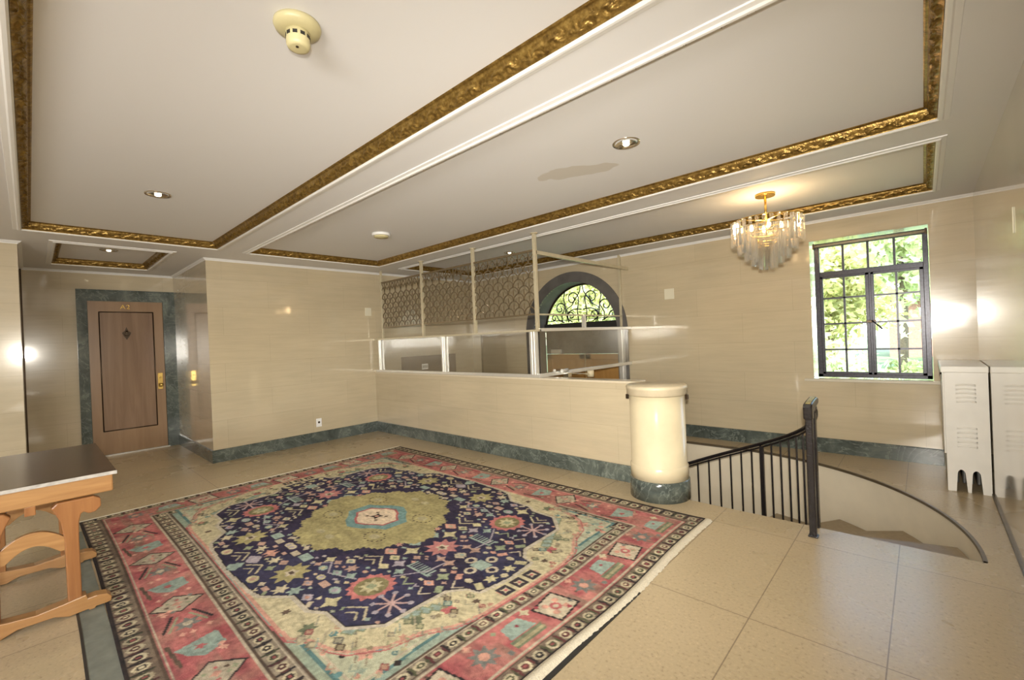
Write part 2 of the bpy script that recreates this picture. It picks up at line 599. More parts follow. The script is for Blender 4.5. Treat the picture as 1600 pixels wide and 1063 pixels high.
# wall_back with the steel window and the arched entry opening
b = MB()
xo0, xo1, zo0, zo1 = WIN
xs0, xs1 = AX - AI, AX + AI
Y2 = YW + T
b.box((XL - .2, YW, ZL), (xs0, Y2, AZ))
b.box((xs1, YW, ZL), (xo0, Y2, AZ))
b.box((xs1 + .0, YW, AZ), (xo0, Y2, 3.0))
b.box((XL - .2, YW, AZ), (xs0, Y2, 3.0))
b.box((xo1, YW, ZL), (XR + .2, Y2, 3.0))
b.box((xo0, YW, ZL), (xo1, Y2, zo0))
b.box((xo0, YW, zo1), (xo1, Y2, 3.0))
n = 40
vs, fs = [], []
for k in range(n + 1):
    a = PI * k / n
    x, z = AX + AI * math.cos(a), AZ + AI * math.sin(a)
    vs += [(x, YW, z), (x, YW, 3.0), (x, Y2, z), (x, Y2, 3.0)]
for k in range(n):
    i, j = 4 * k, 4 * k + 4
    fs += [(i, i + 1, j + 1, j), (i + 2, j + 2, j + 3, i + 3), (i, j, j + 2, i + 2)]
b.add(vs, fs)
struct(b.build('wall_back', S))
b = MB()
b.box((XR, -.85, ZL), (XR + .2, YW, 3.0))
b.box((XR, YB, 0), (XR + .2, -3.55, 3.0))
b.box((XR, -3.55, 0), (XR + .2, -.85, 1.3))  # unseen strip opening added and sized for the side fill light
b.box((XR, -3.55, 1.95), (XR + .2, -.85, 3.0))
struct(b.build('wall_right', S))
b = MB()
b.box((XL - .25, YA1, 0), (XL, YW + .1, 3.0))
b.box((XL - .25, 3.95, ZL), (XL, YW + .1, 0))
struct(b.build('wall_left', S))
struct(box('wall_left_front', (XL - .25, YB, 0), (XL, YA0, 3.0), S))
struct(box('wall_alcove_end', (XD - .2, YA0 - .3, 0), (XD, YA1 + .3, 3.0), S))
struct(box('wall_alcove_right', (XD, YA1, 0), (XL - .25, YA1 + .2, 3.0), S))
struct(box('wall_alcove_left', (XD, YA0 - .2, 0), (XL - .25, YA0, 3.0), S))
struct(box('wall_front', (XL - .2, YB - .2, 0), (XR + .2, YB, 3.0), S))
# stair well: curved wall, straight continuation and the wall under the floor edge
b = MB()
vs, fs = [], []
pp = [(WC[0] + WR * math.cos(PI / 2 * k / 48), WC[1] + WR * math.sin(PI / 2 * k / 48)) for k in range(49)] + [(XL, WC[1] + WR)]
for x, y in pp:
    vs += [(x, y, ZL), (x, y, -.004)]
for k in range(len(pp) - 1):
    fs.append((2 * k, 2 * k + 1, 2 * k + 3, 2 * k + 2))
b.add(vs, fs, True)
ww = b.build('wall_stairwell', plain('stairwell_plaster', (.80, .72, .57), .3, var=.04, bscale=5))
struct(ww)
struct(box('wall_floor_edge', (XL, 3.75, ZL), (XR, 3.95, -.004), S))

# ------------------------------------------------------------------ ceiling with four coffers
COF = [(-6.327, .12, -.012, 1.601), (-6.376, .099, 1.966, 3.841), (-6.38, .099, 4.29, 5.88), (-8.43, -6.84, .235, 1.225)]
xs = sorted({XD - .1, XR + .1, *[c[i] for c in COF for i in (0, 1)]})
ys = sorted({YB, YW + .1, *[c[i] for c in COF for i in (2, 3)]})
b = MB()
for i in range(len(xs) - 1):
    for j in range(len(ys) - 1):
        cx, cy = (xs[i] + xs[i + 1]) / 2, (ys[j] + ys[j + 1]) / 2
        if any(c[0] < cx < c[1] and c[2] < cy < c[3] for c in COF):
            z = ZR
        else:
            z = ZS
        b.add([(xs[i], ys[j], z), (xs[i + 1], ys[j], z), (xs[i + 1], ys[j + 1], z), (xs[i], ys[j + 1], z)], [(0, 1, 2, 3)])
for c in COF:
    q = [(c[0], c[2]), (c[1], c[2]), (c[1], c[3]), (c[0], c[3])]
    for k in range(4):
        (x0, y0), (x1, y1) = q[k], q[(k + 1) % 4]
        b.add([(x0, y0, ZS), (x1, y1, ZS), (x1, y1, ZR), (x0, y0, ZR)], [(0, 1, 2, 3)])
b.box((XD - .3, YB - .2, 2.95), (XR + .3, YW + .4, 3.05))
struct(b.build('ceiling', M['ceil']))


def gold_ring(c, idx):
    """gilded acanthus moulding swept round the inside of a coffer"""
    w, h = .062, ZR - ZS
    prof = []
    K = 18
    for i in range(K + 1):
        t = i / K
        inn = w * t
        z = ZS - .004 + (h + .004) * t
        if t < .1:
            inn, z = w * .02, ZS - .006 + .012 * t / .1
        elif t > .86:
            z = ZR - .014 + .014 * (t - .86) / .14 if t < .99 else ZR
        prof.append((inn, z, t))
    x0, x1, y0, y1 = c
    segs = [((x0, y0), (x1, y0), (0, 1)), ((x1, y0), (x1, y1), (-1, 0)), ((x1, y1), (x0, y1), (0, -1)), ((x0, y1), (x0, y0), (1, 0))]
    bb = MB()
    for (p0, p1, nn) in segs:
        L = math.hypot(p1[0] - p0[0], p1[1] - p0[1])
        d = ((p1[0] - p0[0]) / L, (p1[1] - p0[1]) / L)
        ns = int(L / .0095)
        vs, fs = [], []
        for s in range(ns + 1):
            for (inn, z, t) in prof:
                u = inn + (L - 2 * inn) * s / ns
                # relief: alternating scroll leaves with veins
                rel = 0.0
                if .08 < t < .66:
                    v = (t - .08) / .58
                    ph = u / .13
                    cyc = ph - math.floor(ph)
                    side = 1 if int(math.floor(ph)) % 2 == 0 else -1
                    vv = v if side > 0 else 1 - v
                    cx_, cz_ = .5, .5
                    stem = math.exp(-((vv - (.5 + .32 * math.sin(2 * PI * cyc))) / .10) ** 2)
                    rad = math.hypot((cyc - .5) * 1.5, (vv - .35))
                    leaf = max(0, math.cos(rad * 15 - 3 * math.atan2(vv - .35, (cyc - .5) * 1.5))) * max(0, 1 - rad * 1.1)
                    rel = (.014 * stem + .016 * leaf) * math.sin(PI * v) ** .5
                elif .70 < t < .95:
                    rel = -.006 * math.sin(PI * (t - .70) / .25)
                nx, nz = .707 * rel, -.707 * rel
                ii = inn + nx
                x = p0[0] + d[0] * u + nn[0] * ii
                y = p0[1] + d[1] * u + nn[1] * ii
                vs.append((x, y, z + nz))
        P_ = len(prof)
        for s in range(ns):
            for i in range(P_ - 1):
                fs.append((s * P_ + i, (s + 1) * P_ + i, (s + 1) * P_ + i + 1, s * P_ + i + 1))
        bb.add(vs, fs, True)
    return struct(bb.build('trim_%d' % idx, M['gold']))


def bead_ring(c, idx):
    """white plaster lip round a coffer"""
    bb = MB()
    x0, x1, y0, y1 = c
    prof = [(0, ZS + .004), (0, ZS - .012), (-.008, ZS - .018), (-.022, ZS - .018), (-.030, ZS - .010), (-.055, ZS - .007), (-.058, ZS + .004)]
    q = [((x0, y0), (1, 1)), ((x1, y0), (-1, 1)), ((x1, y1), (-1, -1)), ((x0, y1), (1, -1))]
    vs, fs = [], []
    for (p, s) in q:
        for (e, z) in prof:
            vs.append((p[0] + s[0] * e, p[1] + s[1] * e, z))
    n_ = len(prof)
    for k in range(4):
        for i in range(n_ - 1):
            k2 = (k + 1) % 4
            fs.append((k * n_ + i, k2 * n_ + i, k2 * n_ + i + 1, k * n_ + i + 1))
    bb.add(vs, fs)
    return struct(bb.build('trim_%d' % idx, M['white']))


for i, c in enumerate(COF):
    gold_ring(c, 2 + i)
    bead_ring(c, 6 + i)


def run_prof(pts, prof, name, mat, closed=False):
    """profile (out, z) swept along plan points; out is to the left of the travel direction"""
    bb = MB()
    P3 = []
    nn = len(pts)
    for i, p in enumerate(pts):
        dirs = []
        if i > 0:
            dirs.append((Vector(p) - Vector(pts[i - 1])).normalized())
        if i < nn - 1:
            dirs.append((Vector(pts[i + 1]) - Vector(p)).normalized())
        nr = Vector((0, 0))
        for d in dirs:
            nr += Vector((-d.y, d.x))
        nr.normalize()
        k = 1 / max(.3, nr.dot(Vector((-dirs[0].y, dirs[0].x))))
        P3.append([(p[0] + nr.x * e * k, p[1] + nr.y * e * k, z) for e, z in prof])
    vs = [q for r_ in P3 for q in r_]
    m_ = len(prof)
    fs = []
    for i in range(nn - 1):
        for j in range(m_):
            j2 = (j + 1) % m_
            fs.append((i * m_ + j, (i + 1) * m_ + j, (i + 1) * m_ + j2, i * m_ + j2))
    fs.append(tuple(range(m_)))
    fs.append(tuple((nn - 1) * m_ + j for j in reversed(range(m_))))
    bb.add(vs, fs)
    return bb.build(name, mat)


corn = [(0, ZS), (0, ZS - .030), (.006, ZS - .030), (.010, ZS - .020), (.022, ZS - .014), (.034, ZS)]
struct(run_prof([(XR, YW), (XL, YW), (XL, YA1), (XD, YA1), (XD, YA0), (XL, YA0), (XL, YB)], corn, 'trim_10', M['white']))
base = [(0, 0), (.018, 0), (.018, .160), (.010, .168), (0, .168)]
struct(run_prof([(XL, 4.08), (XL, YA1), (XD, YA1), (XD, 1.60)], base, 'baseboard_left', M['marble']))
struct(run_prof([(XR, YW), (-3.4, YW)], base, 'baseboard_back', M['marble']))
struct(run_prof([(XR, YB), (XR, YW)], [(0, 0), (.012, 0), (.012, .02), (0, .02)], 'baseboard_right', M['nosing']))
struct(run_prof([(XL, YA0), (XL, YB)], base, 'baseboard_front', M['marble']))

# ------------------------------------------------------------------ low counter wall
cw = thing('counter_wall', 'long low travertine wall with green marble base under the metal screen', 'low wall', (-4.5, YC + .08, 0))
MB().box((XL, YC, .168), (-2.08, YC + .17, 1.0)).build('wall_body', S, cw)
MB().box((XL, YC - .008, 1.0), (-2.10, YC + .18, 1.024)).build('coping', plain('pale_stone_coping', (.66, .58, .44), .15, var=.04), cw, .004)
MB().box((XL, YC - .02, 0), (-2.10, YC + .17, .168)).build('marble_base', M['marble'], cw, .005, label='green marble base course')
# round pedestal at its end
PX, PY, PR = -1.845, 3.945, .245
pd = thing('round_pedestal', 'cream cylindrical pedestal with flat lid at the end of the low wall', 'pedestal', (PX, PY, 0))
MB().lathe([(PR + .022, 0), (PR + .022, .165), (PR + .012, .178), (PR, .178)], (PX, PY, 0), 64).build('marble_base', M['marble'], pd, label='green marble foot ring')
MB().lathe([(PR + .012, .178), (PR + .012, .292), (PR + .006, .300), (PR + .002, .304), (PR, .93)], (PX, PY, 0), 64).build('drum', M['cream'], pd)
MB().lathe([(PR + .004, .93), (PR + .022, .945), (PR + .022, .985), (PR + .028, .992), (PR + .028, 1.012), (PR + .016, 1.024), (.0005, 1.024)], (PX, PY, 0), 64).build('lid', M['creamtop'], pd, label='worn flat lid')
# small hinge studs on the pedestal
for a in (math.radians(200), math.radians(20)):
    hx, hy = PX + (PR + .02) * math.cos(a), PY + (PR + .02) * math.sin(a)
    MB().box((hx - .012, hy - .012, .885), (hx + .012, hy + .012, .93)).build('stud', M['bronze'], pd, .004)

# ------------------------------------------------------------------ winding stair
st = thing('winding_staircase', 'curved stone stair dropping into the round well past the iron rail', 'staircase', (WC[0] + 1.6, 4.2, ZL))
tm = plain('tread_stone', (.30, .235, .15), .4, var=.1, bscale=30)  # beige floor stone made browner, the shade of the well put into the colour
RI = 1.16
for k in range(1, 9):
    a0 = math.radians(-1.5 + 19.45 * (k - 1))
    a1 = math.radians(-1.5 + 19.45 * k)
    if k == 1:
        a0 = 0
    z1, z0 = -.178 * k - .0, max(ZL, -.178 * k - .40)
    nn = 6
    rim = [(WC[0] + (WR - .01) * math.cos(a0 + (a1 - a0) * i / nn), WC[1] + (WR - .01) * math.sin(a0 + (a1 - a0) * i / nn)) for i in range(nn + 1)]
    inn_ = [(WC[0] + RI * math.cos(a0 + (a1 - a0) * i / nn), WC[1] + RI * math.sin(a0 + (a1 - a0) * i / nn)) for i in range(nn, -1, -1)]
    MB().prism(rim + inn_, 'z', z0, z1).build('step', tm, st, .006)

# ------------------------------------------------------------------ iron stair railing
rl = thing('stair_railing', 'black iron balustrade sweeping down from newel to round pedestal', 'railing', (-.62, 3.76, 0))
nx, ny = -.62, 3.76
MB().box((nx - .022, ny - .022, .0), (nx + .022, ny + .022, .90)).build('newel_post', M['iron'], rl, .006)
MB().box((nx - .03, ny - .03, 0), (nx + .03, ny + .03, .012)).build('newel_foot', M['iron'], rl, .003)
MB().box((nx - .035, ny + .17, -.2), (nx + .010, ny + .215, .90)).build('newel_post', M['iron'], rl, .006)


def rp(a, h):
    ra = math.radians(a)
    R_ = 1.22
    return Vector((WC[0] + R_ * math.cos(ra), WC[1] + R_ * math.sin(ra), -.18 * a / 19.5 + h))


cap = [(ny - .034, .84), (ny - .040, .925), (ny - .024, .950), (ny + .06, .962), (ny + .20, .972), (ny + .238, .962), (ny + .236, .925), (ny + .10, .900), (ny + .04, .880), (ny + .030, .84)]
MB().prism(cap, 'x', nx - .030, nx + .026).build('rail_cap', M['iron'], rl, .008)
MB().prism([(ny - .020, .951), (ny + .06, .963), (ny + .20, .973), (ny + .225, .969), (ny + .222, .972), (ny + .20, .976), (ny + .06, .966), (ny - .018, .955)], 'x', nx - .016, nx + .014).build('worn_strip', M['brassworn'], rl, label='strip of bare brass worn through on the cap')
path = [Vector((nx - .008, ny + .19, .86))] + [rp(a, .865 + .09 * math.exp(-a / 12) * .4 + .02) for a in range(3, 128, 4)]
MB().tube(path, .021, 10, flat=.75).build('handrail', M['iron'], rl)
path2 = [p - Vector((0, 0, .035)) for p in path]
MB().tube(path2, .009, 6).build('under_bar', M['iron'], rl)
a = 3.0
k = 0
while a < 122:
    r_ = .0085
    if k == 10:
        r_ = .021
    tp = rp(a, .86)
    bt = Vector((tp.x, tp.y, -.178 * (math.floor((a + 1.5) / 19.45) + 1)))
    MB().tube([bt, tp], r_ * 1.2, 4, smooth=False).build('newel_post' if k == 10 else 'baluster', M['iron'], rl)
    a += 5.75
    k += 1
MB().tube([Vector((nx, ny + .19, .035))] + [rp(a, .03 + .0) for a in range(2, 17, 5)], .009, 6).build('bottom_bar', M['iron'], rl)

# ------------------------------------------------------------------ alcove door
dr = bpy.data.objects.new('door_1', None)
COL.objects.link(dr)
dr.location = (XD, 1.03, 0)
struct(dr, 'brown grained panelled door in a green marble surround at the alcove end')
bpy.context.view_layer.update()
y0, y1, zt = .597, 1.483, 2.32
f = MB()
f.box((XD, y0 - .115, 0), (XD + .045, y0, zt + .17))
f.box((XD, y1, 0), (XD + .045, YA1, zt + .17))
f.box((XD, y0, zt), (XD + .045, y1, zt + .17))
f.build('marble_surround', M['marble'], dr, label='green marble surround')
X0 = XD + .006
f = MB()
f.box((X0, y0 + .004, .02), (X0 + .022, y0 + .125, zt - .004))
f.box((X0, y1 - .125, .02), (X0 + .022, y1 - .004, zt - .004))
f.box((X0, y0 + .125, zt - .165), (X0 + .022, y1 - .125, zt - .004))
f.box((X0, y0 + .125, .02), (X0 + .022, y1 - .125, .37))
f.build('door_rail_frame', M['wooddoor2'], dr)
MB().box((X0 - .002, y0 + .12, .36), (X0 + .010, y1 - .12, zt - .16)).build('door_panel', M['wooddoor'], dr)
f = MB()
for (a, b_) in (((y0 + .122, .367), (y1 - .122, .367)), ((y0 + .122, zt - .162), (y1 - .122, zt - .162)),):
    f.tube([(X0 + .02, a[0], a[1]), (X0 + .02, b_[0], b_[1])], .008, 6)
for yy in (y0 + .125, y1 - .125):
    f.tube([(X0 + .02, yy, .367), (X0 + .02, yy, zt - .162)], .008, 6)
f.build('panel_moulding', M['bronze'], dr)
MB().box((XD, y0 - .02, 0), (XD + .06, y1 + .02, .018)).build('threshold', M['alum'], dr)
kn = MB().lathe([(.001, 0), (.012, .004), (.016, .018), (.001, .026)], (X0 + .01, 1.03, 1.86), 16, axis='x').build('door_knocker', M['bronze'], dr)
MB().prism([(1.03, 1.93), (1.052, 1.87), (1.085, 1.84), (1.065, 1.79), (1.03, 1.73), (.995, 1.79), (.975, 1.84), (1.008, 1.87)], 'x', X0 + .008, X0 + .016).build('knocker_plate', M['bronze'], kn)
MB().tube([(X0 + .026, 1.03 + .032 * math.cos(t), 1.825 + .032 * math.sin(t)) for t in [PI + PI * i / 10 for i in range(11)]], .006, 8).build('knocker_ring', M['bronze'], kn)
MB().lathe([(.001, 0), (.012, .002), (.014, .012), (.006, .02), (.001, .022)], (X0 + .020, 1.03, 1.84), 14, axis='x').build('knocker_boss', M['chrome'], kn)
hp = MB().box((X0 + .02, 1.385, .93), (X0 + .028, 1.45, 1.19)).build('lock_plate', M['brass'], dr, .004)
MB().lathe([(.012, 0), (.012, .03), (.026, .035), (.030, .05), (.022, .064), (.001, .068)], (X0 + .026, 1.418, 1.0), 20, axis='x').build('door_knob', M['brass'], hp)
MB().lathe([(.014, 0), (.014, .01), (.001, .012)], (X0 + .026, 1.418, 1.12), 16, axis='x').build('lock_cylinder', M['brass'], hp)
# two worn brass characters on the top rail
c1 = bpy.data.curves.new('door_number', 'FONT')
c1.body = 'A2'
c1.size = .095
c1.extrude = .004
c1.space_character = 1.15
co = bpy.data.objects.new('door_number', c1)
COL.objects.link(co)
co.data.materials.append(M['brass'])
co.parent = dr
co.matrix_parent_inverse = dr.matrix_basis.inverted()
co.matrix_basis = Matrix.Translation((X0 + .024, .965, zt - .115)) @ Matrix(((0, 0, 1), (1, 0, 0), (0, 1, 0))).to_4x4()
# dark sliding track at the left jamb of the alcove
struct(box('trim_11', (XD + .2, YA0, 0), (XD + .28, YA0 + .012, 2.7), M['bronze']))

# ------------------------------------------------------------------ steel window in the back wall
w1 = bpy.data.objects.new('window_1', None)
COL.objects.link(w1)
w1.location = (-.45, 6.5, .88)
struct(w1)
w1['label'] = 'dark steel casement window with four columns of panes and a row of fixed lights on top'
bpy.context.view_layer.update()
wx0, wx1, wz0, wz1 = -.955, .058, .885, 2.49
YF = 6.515
D = .035
SW = M['steelwin']
f = MB()
f.box((wx0, YF - .02, wz0), (wx0 + .052, YF + D, wz1))
f.box((wx1 - .045, YF - .02, wz0), (wx1, YF + D, wz1))
f.box((wx0, YF - .02, wz1 - .05), (wx1, YF + D, wz1))
f.box((wx0, YF - .02, wz0), (wx1, YF + D, wz0 + .04))
f.box((wx0, YF - .015, 2.085), (wx1, YF + D, 2.145))
f.build('frame', SW, w1, .004)
f = MB()
xm = (wx0 + wx1) / 2 + .012
for i in (1, 2, 3):
    x = wx0 + .05 + (wx1 - wx0 - .095) * i / 4
    f.box((x - .011, YF, 2.14), (x + .011, YF + .03, wz1 - .04))
f.build('glazing_bar', SW, w1)
MB().box((xm - .026, YF - .01, wz0 + .03), (xm + .026, YF + .03, 2.10)).build('mullion', SW, w1, .003)
for s, (a, c) in enumerate(((wx0 + .05, xm - .008), (xm + .008, wx1 - .043))):
    cs = MB()
    z0, z1 = wz0 + .035, 2.088
    cs.box((a, YF - .018, z0), (a + .028, YF + .02, z1))
    cs.box((c - .034, YF - .018, z0), (c, YF + .02, z1))
    cs.box((a, YF - .018, z1 - .026), (c, YF + .02, z1))
    cs.box((a, YF - .018, z0), (c, YF + .02, z0 + .03))
    o = cs.build('casement', SW, w1, .003)
    g = MB()
    mid = (a + c) / 2
    g.box((mid - .010, YF - .008, z0), (mid + .010, YF + .015, z1))
    for zz in (1.825, 1.52, 1.213):
        g.box((a + .01, YF - .008, zz - .010), (c - .01, YF + .015, zz + .010))
    g.build('glazing_bar', SW, o)
    MB().box((a + .01, YF + .002, z0 + .01), (c - .01, YF + .006, z1 - .01)).build('glass', M['pane'], o)
MB().box((wx0 + .03, YF + .010, 2.13), (wx1 - .03, YF + .014, wz1 - .03)).build('glass', M['pane'], w1)
lt = MB().box((xm - .045, YF - .034, 1.515), (xm + .045, YF - .018, 1.545)).build('latch', M['bronze'], w1, .004)
MB().tube([(xm + .01, YF - .04, 1.535), (xm + .03, YF - .07, 1.52), (xm + .10, YF - .10, 1.44)], [.008, .007, .010], 8).build('latch_handle', M['iron'], lt)
MB().box((-1.08, YW - .035, .842), (.13, YF - .02, .874)).build('window_sill', plain('pale_sill', (.62, .57, .46), .3), w1, .004)
MB().tube([(-.95, YW + .07, 2.46), (.055, YW + .07, 2.46)], .016, 10).build('shade_roller', plain('tan_roller', (.5, .42, .30), .5, var=.1), w1)
MB().box((-.96, YW + .05, 2.425), (-.94, YW + .09, 2.49)).build('roller_bracket', M['bronze'], w1)
MB().box((.035, YW + .05, 2.425), (.055, YW + .09, 2.49)).build('roller_bracket', M['bronze'], w1)

# ------------------------------------------------------------------ arched entry: marble ring, fanlight, grille, doors
n = 48
b = MB()
vs, fs = [], []
for k in range(n + 1):
    a = PI * k / n
    for R_, yy in ((AO, YW), (AO, YW - .02), (AI, YW - .02), (AI - .004, YW + .345)):
        vs.append((AX + R_ * math.cos(a), yy, AZ + R_ * math.sin(a)))
for k in range(n):
    for j in range(3):
        fs.append((4 * k + j, 4 * k + j + 1, 4 * k + j + 5, 4 * k + j + 4))
b.add(vs, fs)
for s in (-1, 1):
    b.box((AX + s * AO, YW - .02, ZL), (AX + s * (AI - .004), YW + .345, AZ))
struct(b.build('trim_12', plain('grey_marble_arch', (.125, .118, .112), .55, var=.18, bscale=5)))
w2 = bpy.data.objects.new('window_2', None)
COL.objects.link(w2)
w2.location = (AX, 6.73, AZ + .17)
struct(w2, 'half-round fanlight with scrolled iron grille above the entry')
bpy.context.view_layer.update()
YG = YW + .345
ZF = 1.745
R2 = AI - .01
a0 = math.asin((ZF - AZ) / R2)
arc = [(AX + R2 * math.cos(a0 + (PI - 2 * a0) * i / 36), AZ + R2 * math.sin(a0 + (PI - 2 * a0) * i / 36)) for i in range(37)]
MB().prism(arc, 'y', YG + .02, YG + .026).build('glass', M['pane'], w2)
MB().tube([(x, YG, z) for x, z in arc], .022, 6).build('frame', M['bronze'], w2)
gm = MB()


def scroll(cx, cz, r, turns, a_start, sgn, tail):
    p = []
    for i in range(30):
        t = i / 29
        rr = r * (1 - .78 * t)
        an = a_start + sgn * turns * 2 * PI * t
        p.append((cx + rr * math.cos(an), YG - .03, cz + rr * math.sin(an)))
    gm.tube([(q[0], YG - .03, q[1]) for q in tail] + p, .0105, 5)


for s in (-1, 1):
    cx = AX
    scroll(cx + s * .20, 2.18, .13, 1.15, PI if s > 0 else 0, -s, [(cx + s * .08, 1.76), (cx + s * .10, 1.95), (cx + s * .07, 2.12)])
    scroll(cx + s * .48, 2.02, .12, 1.1, PI if s > 0 else 0, -s, [(cx + s * .22, 1.76), (cx + s * .32, 1.82), (cx + s * .36, 1.94)])
    scroll(cx + s * .62, 1.85, .075, 1.1, PI if s > 0 else 0, -s, [(cx + s * .40, 1.76), (cx + s * .50, 1.80)])
    scroll(cx + s * .24, 1.87, .08, 1.1, 0 if s > 0 else PI, s, [(cx + s * .02, 1.98), (cx + s * .18, 1.99), (cx + s * .30, 1.94)])
    gm.tube([(cx + s * x, YG - .03, z) for x, z in ((.02, 2.40), (.04, 2.30), (.22, 2.06), (.34, 2.0), (.30, 1.76))], .0105, 5)
    gm.tube([(cx + s * x, YG - .03, z) for x, z in ((.36, 2.33), (.40, 2.2), (.36, 2.05), (.45, 1.9), (.44, 1.76))], .0105, 5)
gm.tube([(AX - .8, YG - .03, 1.80), (AX + .8, YG - .03, 1.80)], .008, 5)
gm.build('scroll_grille', M['iron'], w2)
d2 = bpy.data.objects.new('door_2', None)
COL.objects.link(d2)
d2.location = (AX, 6.75, ZL)
struct(d2, 'orange-brown wooden entry doors below the fanlight')
bpy.context.view_layer.update()
MB().box((AX - R2, YG - .05, 1.635), (AX + R2, YG + .05, ZF)).build('transom_bar', M['dark'], d2)
MB().box((AX - R2, YG + .0, 1.18), (AX + R2, YG + .06, 1.635)).build('lintel_panel', M['greypanel'], d2)
for s in (-1, 1):
    a, c = sorted((AX + s * .012, AX + s * R2))
    lf = MB().box((a, YG + .02, ZL), (c, YG + .06, 1.175)).build('door_leaf', M['entry'], d2)
    f = MB()
    f.box((a, YG + .0, ZL), (a + .11, YG + .03, 1.175))
    f.box((c - .11, YG + .0, ZL), (c, YG + .03, 1.175))
    f.box((a, YG, 1.08), (c, YG + .03, 1.175))
    f.box((a, YG, ZL), (c, YG + .03, ZL + .25))
    f.build('leaf_frame', M['entry'], lf, .004)
MB().box((AX - .72, YG - .06, 1.19), (AX - .50, YG + .0, 1.27)).build('door_closer', M['alum'], d2, .01)

# ------------------------------------------------------------------ metal screen on the counter wall
sc = thing('counter_screen', 'cream metal and glass screen with fish-scale lattice standing on the low wall', 'screen', (-5.1, YC + .06, 1.024))
YS = YC + .045
XP = [-6.81, -5.65, -4.475, -3.385]
CP = M['creampost']
for i, x in enumerate(XP):
    w = .020 if i else .016
    MB().box((x - w, YS - w, 1.60), (x + w, YS + w, ZS)).build('post', CP, sc, .003)
    if i:
        MB().lathe([(.045, 0), (.045, .008), (.03, .012)], (x, YS, ZS - .012), 16).build('ceiling_flange', CP, sc)
MB().box((XP[0], YS - .012, 2.535), (XP[3], YS + .012, 2.56)).build('top_rail', M['lattice'], sc)
MB().box((XP[0], YS - .012, 1.775), (XP[3], YS + .012, 1.795)).build('lattice_rail', M['lattice'], sc)
MB().box((XL + .005, YS - .03, 1.575), (XP[3] + .03, YS + .03, 1.60)).build('header', CP, sc, .003)
MB().box((XL + .005, YS - .03, 1.024), (XP[3] + .03, YS + .03, 1.062)).build('bottom_rail', M['alum'], sc, .003)
for x, w in ((-6.90, .045), (-5.16, .05), (-3.455, .05)):
    f = MB()
    f.box((x - w, YS - .025, 1.06), (x + w, YS + .025, 1.575))
    f.box((x - w * .55, YS - .034, 1.06), (x - w * .25, YS + .0, 1.575))
    f.box((x + w * .25, YS - .034, 1.06), (x + w * .55, YS + .0, 1.575))
    f.build('upright', M['alum'], sc, .002)
for a, c in ((-6.86, -5.21), (-5.11, -3.51)):
    MB().box((a, YS - .003, 1.055), (c, YS + .003, 1.58)).build('glass_pane', M['screenpane'], sc)


def lattice(x0, x1, z0, z1):
    g = MB()
    pitch = (x1 - x0) / round((x1 - x0) / .168)
    r_ = pitch * .50
    rows = 7
    rh = r_
    npz = 9
    for j in range(rows):
        cz = z0 + .0 + j * rh
        off = 0 if j % 2 == 0 else pitch / 2
        for i in range(-1, int(round((x1 - x0) / pitch)) + 1):
            cx = x0 + pitch / 2 + i * pitch + off
            p = []
            for q in range(npz):
                an = math.radians(180 * q / (npz - 1))
                x, z = cx + r_ * math.cos(an), cz + r_ * math.sin(an)
                if x0 - .002 <= x <= x1 + .002 and z >= z0:
                    p.append((x, YS, z))
            if len(p) > 1:
                g.tube(p, .0085, 4, smooth=False, caps=False)
            if x0 < cx < x1:
                g.box((cx - .004, YS - .006, max(z0, cz - .02)), (cx + .004, YS + .006, cz + .045))
    zt_ = z0 + .0 + (rows - 1) * rh + r_
    off = 0 if (rows - 1) % 2 == 0 else pitch / 2
    for i in range(-1, int(round((x1 - x0) / pitch)) + 1):
        cx = x0 + pitch / 2 + i * pitch + off
        if x0 < cx < x1:
            g.box((cx - .006, YS - .006, zt_ - .01), (cx + .006, YS + .006, z1))
            g.prism([(cx - .006, zt_ + .04), (cx + .006, zt_ + .04), (cx + .02, zt_ + .075), (cx - .02, zt_ + .075)], 'y', YS - .006, YS + .006)
            for s in (-1, 1):
                xe = cx + s * pitch / 2
                if x0 <= xe <= x1:
                    g.tube([(cx, YS, z1 - .11), (xe, YS, z1 - .01)], .006, 4, smooth=False)
                    g.tube([(cx + s * .015, YS, zt_ + .075), (cx + s * pitch * .35, YS, z1 - .07), (xe, YS, z1 - .115)], .006, 4, smooth=False)
    return g.build('lattice_panel', M['lattice'], sc)


for i in range(3):
    lattice(XP[i] + .02, XP[i + 1] - .02, 1.795, 2.535)
# the return of the screen towards the back wall
XS = XP[3]
MB().box((XS - .02, YS, 2.50), (XS + .02, YW, 2.545)).build('return_top_rail', CP, sc, .003)
MB().box((XS - .03, YS, 1.575), (XS + .03, YW, 1.615)).build('return_header', M['alum'], sc, .003)
MB().box((XS - .02, YS, 1.024), (XS + .02, YW, 1.07)).build('return_bottom_rail', M['alum'], sc, .003)
XT = -3.51
MB().box((XT - .018, YW - .045, 1.60), (XT + .018, YW - .008, ZS)).build('post', CP, sc, .003)
f = MB()
f.box((XT - .05, YW - .06, -.002), (XT + .05, YW - .01, 1.585))
f.box((XT - .02, YW - .07, -.002), (XT + .02, YW - .05, 1.585))
f.build('upright', M['alum'], sc, .003)
MB().box((XT + .0, YS + .02, 1.78), (XT + .02, YW - .05, 1.80)).build('sash_rail', CP, sc)
MB().box((XT - .02, 5.28, 1.60), (XT + .03, 5.32, 1.80)).build('sash_post', M['alum'], sc)
MB().box((XS - .003, YS + .03, 1.07), (XS + .003, YW - .06, 1.575)).build('glass_pane', M['screenpane'], sc)
